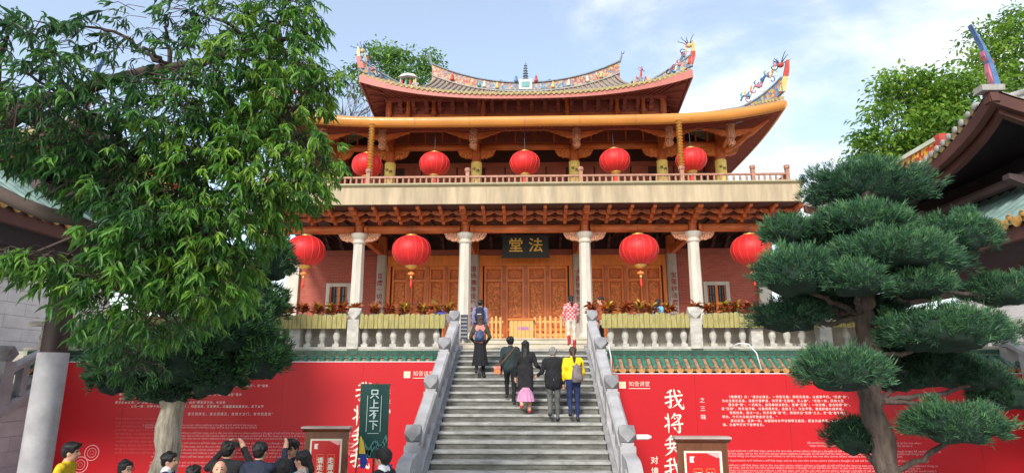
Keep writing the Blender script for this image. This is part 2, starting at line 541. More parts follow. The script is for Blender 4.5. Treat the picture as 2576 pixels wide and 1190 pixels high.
# bracket arms and their scalloped boards
arm_poly = [(24.12, 8.50), (23.72, 8.50), (23.68, 8.59), (23.62, 8.62), (23.36, 8.60), (23.32, 8.70), (23.24, 8.73), (22.98, 8.71), (22.94, 8.80), (22.86, 8.83), (22.6, 8.82), (22.56, 8.92), (24.12, 8.92)]
arm_m = MB().prism(arm_poly, 'x', -.062, .062).mesh('bracket_arm', 'orange_wood')
big_m = MB().prism(arm_poly, 'x', -.1, .1).mesh('bracket_arm', 'orange_wood')
blk_m = MB().box(-.12, .12, -.12, .12, -.05, .06).mesh('bracket_block', 'orange_wood')
def scallop(L, h):
    up, lo = [], []
    for k in range(13):
        t = k / 12
        z = -h * (.45 + .55 * abs(2 * t - 1) ** .7)
        if 5 <= k <= 7: z += h * .25
        lo.append((-L / 2 + L * t, z))
    top = [(L / 2, 0), (L * .1, 0), (L * .06, h * .35), (0, h * .5), (-L * .06, h * .35), (-L * .1, 0), (-L / 2, 0)]
    return lo + top
xs = []
for a, b_ in zip(CX[:-1], CX[1:]):
    n = max(4, round((b_ - a) / .84))
    xs += [a + (b_ - a) * k / n for k in range(n)]
xs.append(CX[-1])
for i, x in enumerate(xs):
    atcol = min(abs(x - c) for c in CX) < .05
    put('bracket_arm', big_m if atcol else arm_m, T(x, 0, 0), hp)
    if atcol:
        for yy, zz in ((23.66, 8.62), (23.28, 8.73), (22.9, 8.84)): put('bracket_block', blk_m, T(x, yy, zz), hp)
    if i < len(xs) - 1:
        L = xs[i + 1] - x - .14
        xm = (x + xs[i + 1]) / 2
        for yy, zz, hh in ((23.62, 8.735, .17), (23.16, 8.845, .15)):
            MB().prism([(xm + px, zz + pz) for px, pz in scallop(L, hh)], 'y', yy, yy + .06).build('bracket_board', 'orange_wood', hp)
for yy, zz in ((23.64, 8.735), (23.18, 8.845)):
    MB().box(-10.4, 10.4, yy - .02, yy + .03, zz, zz + .05).build('bracket_rail', 'soffit_red', hp)
MB().box(-10.5, 10.5, 22.5, 28.3, 8.925, 8.95).build('porch_ceiling', 'dark_wood', hp)
for k in range(30):
    MB().box(-10.4 + k * .72 - .04, -10.4 + k * .72 + .04, 24.3, 28, 8.82, 8.922).build('ceiling_joist', 'dark_wood', hp)
# balcony slab
MB().box(-10.35, 10.35, 22.4, 30, 8.955, 9.62).build('balcony_slab', 'slab_beige', hp)
MB().prism([(22.30, 9.70), (22.30, 9.76), (22.9, 9.78), (22.9, 9.62), (22.42, 9.62), (22.36, 9.66)], 'x', -10.5, 10.5).build('slab_lip', 'slab_lip', hp)
MB().box(-10.45, 10.45, 22.9, 42, 9.625, 9.74).build('balcony_floor', 'slab_lip', hp)
for x in (-7.4, -4.1, -.9, 2.3, 5.6, 8.3):          # casting joints in the slab face
    MB().box(x - .006, x + .006, 22.396, 22.41, 8.96, 9.61).build('slab_joint', 'slab_lip', hp)
# balcony railing: posts, rails and square balusters
RY = 22.75
rpost = MB(); rpost.lathe([(.105, 0), (.10, .58)], 4); rpost.lathe([(.07, .58), (.11, .60), (.12, .65), (.12, .72), (.08, .75)], 8)
rpost_m = rpost.mesh('rail_post', 'rail_wood')
rb_m = MB().lathe([(.032, .0), (.045, .1), (.05, .2), (.04, .3), (.032, .36)], 6).mesh('rail_baluster', 'rail_wood', True)
PX = [-10.1, -8.8, -6.08, -2.2, 2.18, 6.05, 8.75, 10.05]
for x in PX: put('rail_post', rpost_m, Matrix.Translation((x, RY, 9.74)) @ Matrix.Rotation(R(45), 4, 'Z'), hp)
for a, b_ in zip(PX[:-1], PX[1:]):
    MB().box(a + .08, b_ - .08, RY - .05, RY + .05, 10.1, 10.17).build('hand_rail', 'rail_wood', hp)
    MB().box(a + .08, b_ - .08, RY - .03, RY + .03, 9.76, 9.8).build('bottom_rail', 'rail_wood', hp)
    n = max(3, round((b_ - a) / .235))
    for k in range(1, n): put('rail_baluster', rb_m, T(a + (b_ - a) * k / n, RY, 9.77), hp)
for sx in (-1, 1):
    MB().box(sx * 10.05 - .05, sx * 10.05 + .05, RY + .1, 30, 10.1, 10.17).build('hand_rail', 'rail_wood', hp)
    for k in range(14): put('rail_baluster', rb_m, T(sx * 10.05, RY + .3 + k * .5, 9.77), hp)

# ---- lower storey back wall: couplet columns, doors, brick bays, windows
W0 = 28.0
MB().box(-10.9, 10.9, W0 + .12, W0 + .4, HZ, 9.6).build('back_wall', 'dark_wood', hp)
ic_m = MB().lathe([(.30, 0), (.30, .3), (.235, .36), (.23, 4.25)], 8).mesh('couplet_column', 'couplet_stone')
ih_m = MB().lathe([(.22, 4.25), (.22, 5.1)], 12).mesh('column_head', 'orange_wood', 40)
verses = {-6.65: '普度一切诸有情\n\n', -2.38: '道场清净法轮常转無', 2.38: '大圆镜智觉海澄圆', 6.65: '宝莲妙法度众生'}
for x in CX[1:-1]:
    c = put('couplet_column', ic_m, T(x, W0 - .12, HZ), hp)
    put('column_head', ih_m, T(x, W0 - .12, HZ), c)
    s = verses[x].strip()
    text('\n'.join(s), .27, x, W0 - .352, HZ + 2.3, c, 'red_ink', .004, 1.15)
for sx in (-1, 1):
    MB().box(sx * 10.75 - .28, sx * 10.75 + .28, W0 - .2, W0 + .3, HZ, 8.6).build('end_pilaster', 'column_stone', hp)
for x in CX:                                         # tie beams from outer to inner columns
    MB().box(x - .1, x + .1, 24.2, W0 - .1, 8.02, 8.34).build('tie_beam', 'orange_wood', hp)
    MB().prism([(24.25, 8.02), (24.25, 7.72), (24.6, 7.86), (24.95, 8.02)], 'x', x - .06, x + .06).build('beam_knee', 'carved_wood', hp)
MB().box(-10.6, 10.6, W0 - .05, W0 + .1, 8.05, 8.32).build('wall_beam', 'soffit_red', hp)
for x0, x1 in zip(CX[:-1], CX[1:]):
    n = 6
    for k in range(1, n):
        xx = x0 + (x1 - x0) * k / n
        MB().prism([(W0 - .02, 8.34), (W0 - .45, 8.5), (W0 - .45, 8.6), (W0 - .8, 8.72), (W0 - .8, 8.9), (W0 - .02, 8.9)], 'x', xx - .06, xx + .06).build('wall_bracket', 'dark_wood', hp)
def door_leaf(x0, x1, z0, z1, parent):
    """one leaf: stiles and rails round three recessed carved panels"""
    y = W0 + .03
    lf = MB()
    st = .085
    zs = [z0, z0 + .62, z0 + .78, z0 + 1.12, z0 + 1.24, z1 - .86, z1 - .74, z1]
    lf.box(x0, x0 + st, y - .06, y + .04, z0, z1); lf.box(x1 - st, x1, y - .06, y + .04, z0, z1)
    for a, b_ in ((z0, z0 + .12), (z0 + .62, z0 + .76), (z0 + 1.1, z0 + 1.22), (z1 - .72, z1 - .6), (z1 - .14, z1)):
        lf.box(x0 + st, x1 - st, y - .048, y + .04, a, b_)
    o = lf.build('door_leaf', 'door_wood', parent)
    for (a, b_), mm in (((z0 + .12, z0 + .62), 'door_wood'), ((z0 + .76, z0 + 1.1), 'door_panel_wood'), ((z0 + 1.22, z1 - .72), 'carved_wood'), ((z1 - .6, z1 - .14), 'door_panel_wood')):
        MB().box(x0 + st, x1 - st, y + .05, y + .08, a, b_).build('door_panel', 'door_panel_wood', o)
        MB().prism([(x0 + st + .06, a + .05), (x1 - st - .06, a + .05), (x1 - st - .06, b_ - .05), (x0 + st + .06, b_ - .05)], 'y', y + .015, y + .052).build('carved_panel', mm, o)
    return o
def door_bay(x0, x1, n):
    top = 7.55
    MB().box(x0, x1, W0 - .07, W0 + .1, top, 8.04).build('door_head', 'door_wood', hp)
    MB().box(x0, x0 + .16, W0 - .09, W0 + .1, HZ, top).build('door_jamb', 'door_wood', hp)
    MB().box(x1 - .16, x1, W0 - .09, W0 + .1, HZ, top).build('door_jamb', 'door_wood', hp)
    MB().box(x0 + .16, x1 - .16, W0 - .1, W0 + .1, HZ, HZ + .14).build('threshold', 'door_wood', hp)
    w = (x1 - x0 - .32) / n
    for k in range(n):
        a = x0 + .16 + k * w
        door_leaf(a + .075, a + w - .075, HZ + .15, top - .01, hp)
        if k: MB().box(a - .07, a + .07, W0 - .08, W0 + .08, HZ + .14, top).build('door_mullion', 'beam_wood', hp)
door_bay(-2.14, 2.14, 4)
door_bay(-6.4, -2.64, 4)
door_bay(2.64, 6.4, 4)
for sx in (-1, 1):
    xa, xb = sorted((sx * 6.88, sx * 10.5))
    xc = sx * 8.62
    wz0, wz1, ww = 5.35, 6.62, .42
    for q in ((xa, xc - ww - .16, HZ + .5, 8.04), (xc + ww + .16, xb, HZ + .5, 8.04), (xc - ww - .16, xc + ww + .16, HZ + .5, wz0 - .16), (xc - ww - .16, xc + ww + .16, wz1 + .16, 8.04)):
        MB().box(q[0], q[1], W0 - .02, W0 + .1, q[2], q[3]).build('brick_wall', 'brick_red', hp)
    MB().box(xa, xb, W0 - .05, W0 + .1, HZ, HZ + .5).build('wall_base', 'column_stone', hp)
    wd = MB().box(xc - ww, xc + ww, W0 + .07, W0 + .1, wz0, wz1).build('window', 'dark_pane', hp)
    for q in ((xc - ww - .16, xc - ww, wz0 - .16, wz1 + .16), (xc + ww, xc + ww + .16, wz0 - .16, wz1 + .16), (xc - ww, xc + ww, wz1, wz1 + .16), (xc - ww, xc + ww, wz0 - .16, wz0)):
        MB().box(q[0], q[1], W0 - .06, W0 + .09, q[2], q[3]).build('window_frame', 'column_stone', wd)
    MB().box(xc - .06, xc + .06, W0 - .01, W0 + .06, wz0, wz1).build('window_stile', 'door_wood', wd)
    for dx in (-.38, .38): MB().box(xc + dx - .035, xc + dx + .035, W0 - .005, W0 + .06, wz0, wz1).build('window_stile', 'orange_wood', wd)
    for k in range(6):
        xx = xc + (-.3 + .12 * k if k < 3 else .06 + .12 * (k - 2) - .06)
        MB().box(xx - .012, xx + .012, W0 + .02, W0 + .05, wz0, wz1).build('window_bar', 'dark_wood', wd)
    for zz in (wz0 + .4, wz0 + .85): MB().box(xc - .35, xc + .35, W0 + .025, W0 + .045, zz - .02, zz + .02).build('window_bar', 'dark_wood', wd)

# ---- upper storey
UX = [-9.25, -6.5, -2.34, 2.34, 6.5, 9.25]
UF = 9.74
uc_m = MB().lathe([(.24, 0), (.23, 3.35)], 16).mesh('timber_column', 'orange_wood', 40)
wrap_m = MB().lathe([(.262, .9), (.262, 2.82)], 16).mesh('column_wrap', 'yellow_cloth', 40)
uh_m = MB().lathe([(.2, 3.3), (.2, 4.3)], 12).mesh('column_head', 'orange_wood', 40)
pend_m = MB().lathe([(.05, 0), (.14, .05), (.20, .18), (.15, .32), (.13, .35), (.20, .38), (.20, .95), (.23, .97), (.23, 1.04)], 12).mesh('hanging_post', 'carved_pale')
wing = [(0, 0), (0, .30), (.62, .42), (.60, .36), (.5, .32), (.44, .24), (.36, .22), (.30, .13), (.22, .11), (.15, .03)]
for x in UX:
    c = put('timber_column', uc_m, T(x, 28, UF), hp)
    put('column_head', uh_m, T(x, 28, UF), c)
    w = put('column_wrap', wrap_m, T(x, 28, UF), c)
    text('佛', .17, x - .09, 27.73, UF + 2.42, c, 'black_lacquer')
    text('法', .17, x + .09, 27.73, UF + 2.33, c, 'black_lacquer', .006)
    put('hanging_post', pend_m, T(x, 26.3, 12.62), hp)
    for sg in (-1, 1):
        MB().prism([(x + sg * (.16 + px * 1.75), 13.10 + pz * .9) for px, pz in (wing if sg > 0 else wing[::-1])], 'y', 26.24, 26.36).build('wing_bracket', 'beam_wood', hp)
        if abs(x + sg * .3) < 9.6:
            put('spandrel', scroll_board(.72, .42, -.07, .07, sg).mesh('spandrel', 'carved_wood'), T(x + sg * .2, 28, 13.2), hp)
    MB().prism([(26.2, 13.2), (26.2, 13.45), (28, 13.6), (28, 13.1), (27.3, 12.95), (26.9, 13.1)], 'x', x - .08, x + .08).build('beam_arm', 'beam_wood', hp)
for a, b_ in zip(UX[:-1], UX[1:]):
    MB().tube([(a + .2, 28, 13.36), (b_ - .2, 28, 13.36)], .17, 12).build('round_beam', 'beam_wood', hp, True)
    MB().box(a + .1, b_ - .1, 26.22, 26.38, 13.5, 13.74).build('eave_beam', 'soffit_red', hp)
    n = 5
    for k in range(1, n):
        xx = a + (b_ - a) * k / n
        MB().box(xx - .03, xx + .03, 27.94, 28.06, 13.5, 14.1).build('lattice_strut', 'orange_wood', hp)
MB().box(-9.2, 9.2, 30.0, 30.2, UF, 15.2).build('upper_wall', 'dark_wood', hp)
for a, b_ in zip(UX[:-1], UX[1:]):
    n = 4 if b_ - a > 3 else 3
    for k in range(n):
        x0 = a + .25 + (b_ - a - .5) * k / n
        x1 = a + .25 + (b_ - a - .5) * (k + 1) / n
        MB().box(x0 + .04, x1 - .04, 29.93, 29.99, UF + .1, 13.0).build('upper_door', 'soffit_red', hp)
    MB().box(a, b_, 29.9, 29.98, 13.0, 13.25).build('door_lintel', 'soffit_red', hp)
for sx in (-1, 1):
    MB().box(sx * 9.2 - .1, sx * 9.2 + .1, 28, 40, UF, 14).build('upper_side_wall', 'soffit_red', hp)
    # diagonal corner brackets
    for k, (r0, z0, r1, z1) in enumerate(((.2, 12.95, 1.0, 13.35), (.5, 13.2, 1.5, 13.62))):
        p0 = Vector((sx * (9.25 + r0), 28 - r0 * 1.5, z0)); p1 = Vector((sx * (9.25 + r1), 28 - r1 * 1.55, z1))
        MB().tube([p0, (p0 + p1) / 2 - Vector((0, 0, .05)), p1], [.13, .17, .06], 6).build('corner_bracket', 'beam_wood', hp)

# ---- roofs
def ring(Wd, D, Yc, zc, rise, p, n=28, Xc=0.0, out=0.0):
    rows = []
    ts = [-1 + 2 * k / n for k in range(n + 1)]
    def zz(t): return zc + rise * abs(t) ** p
    def bow(t): return out * abs(t) ** 6
    rows.append([(Xc + t * (Wd + out), Yc - D - bow(t), zz(t)) for t in ts])
    rows.append([(Xc + Wd + bow(t), Yc + t * (D + out), zz(t)) for t in ts])
    rows.append([(Xc - t * (Wd + out), Yc + D + bow(t), zz(t)) for t in ts])
    rows.append([(Xc - Wd - bow(t), Yc - t * (D + out), zz(t)) for t in ts])
    return rows
def between(A, B, name, m_, parent, smooth=True):
    mb = MB()
    for ra, rb in zip(A, B): mb.grid([ra, rb])
    return mb.build(name, m_, parent, smooth)
def shift(A, dz, k=1.0, c=(0, 0)):
    return [[((x - c[0]) * k + c[0], (y - c[1]) * k + c[1], z + dz) for x, y, z in r] for r in A]
YC = 33.3
# lower roof with the gilded gutter
o2 = ring(11.0, YC - 25.1, YC, 13.55, .56, 5.0, 40, 0, .15)
in2 = ring(7.25, 4.35, YC, 15.2, 0, 1, 40)
sof2 = ring(9.2, 5.3, YC, 14.15, 0, 1, 40)
roof2 = between(shift(o2, .1), in2, 'lower_roof', 'rib_tile', hp)
between(sof2, shift(o2, -.32, .996, (0, YC)), 'eave_soffit', 'soffit_red', roof2)
gut = MB()
for row, (dx, dy) in zip(o2, ((0, -1), (1, 0), (0, 1), (-1, 0))):
    secs = []
    for (x, y, z) in row:
        q = []
        for (o_, h_) in ((-.05, .06), (.10, .07), (.155, .02), (.15, -.12), (.10, -.27), (.0, -.35), (-.05, -.35)):
            q.append((x + dx * o_, y + dy * o_, z + h_))
        secs.append(q)
    gut.sweep(secs)
gut.build('eave_gutter', 'gold_gutter', roof2, 50)
for k in range(9):
    x = -9.6 + 2.4 * k
    z = 13.55 + .56 * (abs(x) / 11.15) ** 5
    MB().box(x - .008, x + .008, YC - (YC - 25.1) - .162, YC - (YC - 25.1) - .10, z - .25, z + .03).build('gutter_joint', 'orange_wood', roof2)
# soffit rafters near the front
for k in range(60):
    x = -10.5 + k * 21 / 59
    z = 13.22 + .56 * (abs(x) / 11.15) ** 5
    xi = x * .84
    MB().sweep([[(x - .035, 25.2, z - .02), (x + .035, 25.2, z - .02), (x + .035, 25.2, z + .05), (x - .035, 25.2, z + .05)],
                [(xi - .035, 27.9, 14.06), (xi + .035, 27.9, 14.06), (xi + .035, 27.9, 14.13), (xi - .035, 27.9, 14.13)]]).build('rafter', 'soffit_red', roof2)
def wallstrip(path, th, h0, h1, name, mats, parent, cap=None):
    """an upright curved ridge following a path, with an optional tile cap"""
    secs, caps = [], []
    path = [Vector(p) for p in path]
    for i, p in enumerate(path):
        d = path[min(i + 1, len(path) - 1)] - path[max(i - 1, 0)]
        nrm = Vector((-d.y, d.x, 0)); nrm = nrm.normalized() if nrm.length > 1e-6 else Vector((0, 1, 0))
        a = h0 if not callable(h0) else h0(i / (len(path) - 1))
        b_ = h1 if not callable(h1) else h1(i / (len(path) - 1))
        lo, hi = p + Vector((0, 0, a)), p + Vector((0, 0, b_))
        secs.append([lo - nrm * th, lo + nrm * th, hi + nrm * th, hi - nrm * th])
        w = th * 1.5
        caps.append([hi - nrm * w, hi + nrm * w, hi + nrm * w * .8 + Vector((0, 0, .09)), hi - nrm * w * .8 + Vector((0, 0, .09))])
    o = MB().sweep(secs).build(name, mats, parent)
    if cap: MB().sweep(caps).build('ridge_cap', cap, o)
    return o
def curl(c, r, turns, a0, sx, n=14, sy=0.0):
    pts = []
    for k in range(n):
        t = k / (n - 1)
        a = a0 + sx * turns * 2 * math.pi * t
        rr = r * (1 - .75 * t)
        pts.append((c[0] + rr * math.cos(a) - r * math.cos(a0), c[1] + sy * t, c[2] + rr * math.sin(a) - r * math.sin(a0)))
    return pts
def dragon(path, name, parent, seed, s=1.0):
    """a glazed dragon on a corner ridge: wavy body, fins, claws and whiskers"""
    q = random.Random(seed)
    path = [Vector(p) for p in path]
    n = 26
    pts = []
    for k in range(n):
        t = k / (n - 1) * (len(path) - 1)
        i = min(int(t), len(path) - 2)
        p = path[i].lerp(path[i + 1], t - i)
        pts.append(p + Vector((0, .04 * math.sin(k * 1.1), .10 * s * math.sin(k * .95))))
    rad = [s * (.03 + .055 * math.sin(math.pi * min(1, (k + 1) / n * 1.15)) ** .7) for k in range(n)]
    rad = [r_ * .62 for r_ in rad]
    o = MB().tube(pts[:6], rad[:6], 7).build(name, 'mos_blue', parent, True)
    for j, mm in enumerate(('mos_white', 'mos_pink', 'mos_blue', 'mos_yellow', 'mos_teal')):
        MB().tube(pts[5 + j * 4:10 + j * 4], rad[5 + j * 4:10 + j * 4], 7).build('body_segment', mm, o, True)
    for k in range(1, n - 1, 2):
        p = pts[k]
        MB().tube([p, p + Vector((-.03 * s, 0, .12 * s)), p + Vector((.05 * s, 0, .20 * s))], [.045 * s, .03 * s, .006], 4).build('fin', q.choice(['mos_red', 'mos_pink', 'mos_yellow', 'mos_white', 'mos_teal', 'mos_blue']), o)
    for k in (2, 5, 8, 11, 14, 17, 20, 23):
        p = pts[k]; sg = q.choice((-1, 1))
        MB().tube(curl(p, .14 * s, .8, q.uniform(0, 3), sg), .016 * s, 4).build('cloud_curl', q.choice(['mos_dark', 'mos_red', 'mos_dark', 'mos_white']), o)
    h = pts[-1]
    MB().ell(h + Vector((0, 0, .04)), (.11 * s, .09 * s, .09 * s), 8, 6).build('head', q.choice(['mos_red', 'mos_yellow']), o, True)
    for k in range(6):
        a = q.uniform(.2, 2.4)
        L = q.uniform(.25, .5) * s
        e = h + Vector((math.cos(a) * L * (1 if k % 2 else -1), q.uniform(-.1, .1), math.sin(a) * L))
        MB().tube([h, h.lerp(e, .5) + Vector((0, 0, .05)), e, e + Vector((.06, 0, .05))], [.02 * s, .015 * s, .011 * s, .009 * s], 4).build('whisker', 'mos_dark', o)
    return o
def eave_z2(x): return 13.55 + .56 * (min(abs(x), 11.15) / 11.15) ** 5
for sx in (-1, 1):
    pth = []
    for k in range(13):
        t = k / 12
        x = 7.3 + (11.2 - 7.3) * t
        y = 28.6 + (24.95 - 28.6) * t
        z = 14.35 - .75 * math.sin(math.pi * min(1, t * 1.05) * .55) + 1.05 * t ** 4 * .9
        pth.append((sx * x, y, z + .12 * t))
    wallstrip(pth, .1, -.1, lambda t: .45 + .05 * t, 'hip_ridge', 'mosaic_blue', roof2, 'tile_grey')
    e = Vector(pth[-1])
    # upswept horn at the corner
    MB().sweep([[e + Vector((sx * dx - w, -.05, dz)), e + Vector((sx * dx + w, -.05, dz)), e + Vector((sx * dx + w, .05, dz)), e + Vector((sx * dx - w, .05, dz))] for dx, dz, w in ((-.06, -.1, .14), (.05, .3, .13), (.16, .62, .10), (.24, .95, .085), (.30, 1.3, .05))]).build('corner_horn', 'mos_yellow', roof2)
    MB().sweep([[e + Vector((sx * dx - w, -.06, dz)), e + Vector((sx * dx + w, -.06, dz)), e + Vector((sx * dx + w, .06, dz)), e + Vector((sx * dx - w, .06, dz))] for dx, dz, w in ((.16, .62, .115), (.24, .95, .10), (.31, 1.38, .06))]).build('corner_horn', 'mos_red', roof2)
    dragon([Vector((sx * 9.8, 26.2, 14.75)), Vector((sx * 10.3, 25.8, 15.15)), Vector((sx * 10.8, 25.4, 15.55)), Vector((sx * 11.25, 25.05, 16.0))], 'dragon', roof2, 5 if sx > 0 else 6, 1.35)
    for k in range(9):        # tile ends showing at the corner
        x = sx * (9.95 + .145 * k)
        MB().lathe([(.075, 0), (.075, .05)], 10).build('tile_end', 'old_tile', roof2).matrix_basis = Matrix.Translation((x, 24.92 - .004 * k, eave_z2(x) + .17)) @ Matrix.Rotation(R(90), 4, 'X')

# third-storey band under the top roof
BW = 6.95
MB().box(-BW, BW, 29.05, 37.5, 14.0, 16.5).build('clerestory_wall', 'soffit_red', hp)
MB().box(-BW - .05, BW + .05, 28.96, 29.04, 15.15, 15.52).build('clerestory_sill', 'beam_wood', hp)
MB().box(-BW - .1, BW + .1, 28.6, 28.8, 16.10, 16.27).build('clerestory_beam', 'soffit_red', hp)
for x in (-6.85, -5.9, -4.6, -2.1, 0.0, 2.1, 4.6, 5.9, 6.85):
    if abs(x) < .1: continue
    MB().lathe([(.12, 0), (.10, .28), (.14, .3), (.14, .4), (.11, .42), (.11, .95), (.14, .98), (.14, 1.1)], 8).build('clerestory_post', 'orange_wood', hp).matrix_basis = T(x, 28.78, 15.12)
for k in range(20):
    x = -6.3 + 12.6 * k / 19
    MB().prism([(29.04, 15.55), (28.85, 15.7), (28.85, 15.8), (28.6, 15.92), (28.6, 16.1), (29.04, 16.1)], 'x', x - .09, x + .09).build('clerestory_bracket', 'soffit_red', hp)
    MB().box(x - .2, x + .2, 28.9, 29.0, 15.76, 15.86).build('bracket_crossarm', 'soffit_red', hp)
for sx in (-1, 1):
    MB().box(sx * (BW + .02) - .06, sx * (BW + .02) + .06, 28.7, 37, 14.2, 16.4).build('clerestory_side', 'soffit_red', hp)
# top roof
ZE, RISE, PW = 15.5, 1.1, 2.6
o3 = ring(7.75, YC - 27.0, YC, ZE, RISE, PW, 40, 0, .12)
sof3 = ring(6.75, 4.5, YC, 16.30, 0, 1, 40)
def eave3(x): return ZE + RISE * (min(abs(x), 7.87) / 7.87) ** PW
def ridgez(x): return 18.72 + 1.0 * (abs(x) / 5.3) ** 2.3
GX = 5.3
def rtop(x):
    if abs(x) <= GX: return (YC - .05, ridgez(x))
    k = (7.87 - abs(x)) / (7.87 - GX)
    return (27.0 + 2.2 * k, eave3(x) + .62 * k + .03)
def rpt(x, t):
    yt, zt = rtop(x)
    ze = eave3(x) + .12
    y = 26.95 + (yt - 26.95) * t
    return (x, y, ze + (zt - ze) * (.78 * t + .22 * t * t))
rows = []
nx = 64
top_x = [-7.87 + 15.74 * k / nx for k in range(nx + 1)]
for sgn in (1, -1):
    rr = []
    for j in range(9):
        row = []
        for x in top_x:
            a, y, z = rpt(x, j / 8)
            row.append((a, y if sgn > 0 else 2 * YC - y, z))
        rr.append(row if sgn > 0 else row[::-1])
    rows.append(rr)
tm = MB()
for rr in rows: tm.grid(rr)
roof3 = tm.build('top_roof', 'rib_tile', hp)
for sx in (-1, 1):      # side skirts and gables
    sk = MB()
    n = 16
    out = [(sx * 7.87, YC - 6.42 + 12.84 * k / n, ZE + .12 + RISE * abs(-1 + 2 * k / n) ** PW) for k in range(n + 1)]
    inn = [(sx * GX, YC - 4.2 + 8.4 * k / n, 16.6) for k in range(n + 1)]
    sk.grid([out, inn] if sx < 0 else [inn, out])
    sk.build('roof_skirt', 'rib_tile', roof3)
    MB().prism([(YC - 4.4, 16.4), (YC + 4.4, 16.4), (YC + 1.4, 18.9), (YC, 19.6), (YC - 1.4, 18.9)], 'x', sx * GX - .05, sx * GX + .05).build('gable', 'mosaic_warm', roof3)
between(sof3, shift(o3, -.10, .995, (0, YC)), 'eave_soffit', 'soffit_red', roof3)
fas = MB()
for row, (dx, dy) in zip(o3, ((0, -1), (1, 0), (0, 1), (-1, 0))):
    secs = []
    for i, (x, y, z) in enumerate(row):
        t = abs(-1 + 2 * i / (len(row) - 1))
        h = .20 + .2 * t ** 3
        secs.append([(x, y, z + .08), (x + dx * .06, y + dy * .06, z + .08), (x + dx * .06, y + dy * .06, z + .08 - h), (x, y, z + .08 - h)])
    fas.sweep(secs)
fas.build('eave_fascia', 'fascia_pink', roof3)
for k in range(46):
    x = -7.6 + 15.2 * k / 45
    z = eave3(x) - .1
    xi = x * .88
    MB().sweep([[(x - .04, 27.05, z - .05), (x + .04, 27.05, z - .05), (x + .04, 27.05, z + .02), (x - .04, 27.05, z + .02)],
                [(xi - .04, 28.75, 16.22), (xi + .04, 28.75, 16.22), (xi + .04, 28.75, 16.28), (xi - .04, 28.75, 16.28)]]).build('rafter', 'soffit_red', roof3)
    if abs(x) > 6.0:
        for j in range(2):
            pass
for sx in (-1, 1):
    for k in range(16):
        y = 27.4 + k * .55
        t = abs((y - YC) / 6.3)
        z = ZE + RISE * t ** PW - .12
        MB().sweep([[(sx * 7.7, y - .05, z - .05), (sx * 7.7, y + .05, z - .05), (sx * 7.7, y + .05, z + .02), (sx * 7.7, y - .05, z + .02)],
                    [(sx * 6.95, y * .9 + YC * .1 - .05, 16.18), (sx * 6.95, y * .9 + YC * .1 + .05, 16.18), (sx * 6.95, y * .9 + YC * .1 + .05, 16.25), (sx * 6.95, y * .9 + YC * .1 - .05, 16.25)]]).build('rafter', 'soffit_red', roof3)
# tile rows: a half-round rib, its round end and the drip tile beside it
N3 = 62
end_m = MB().lathe([(.078, 0), (.082, .03), (.06, .05)], 10).mesh('tile_end', 'old_tile', True)
drip_m = MB().prism([(-.10, .05), (-.085, -.03), (-.03, -.085), (0, -.10), (.03, -.085), (.085, -.03), (.10, .05)], 'y', -.02, .02).mesh('drip_tile', 'old_tile')
for k in range(N3 + 1):
    x = -7.75 + 15.5 * k / N3
    pts = [Vector(rpt(x, j / 7)) + Vector((0, 0, .03)) for j in range(8)]
    MB().tube(pts, .068, 6).build('barrel_tile', 'rib_tile', roof3, True)
    put('tile_end', end_m, Matrix.Translation((x, 26.93, eave3(x) + .15)) @ Matrix.Rotation(R(90), 4, 'X'), roof3)
    if k < N3:
        xm = x + 7.75 / N3
        put('drip_tile', drip_m, T(xm, 26.9, eave3(xm) + .12), roof3)
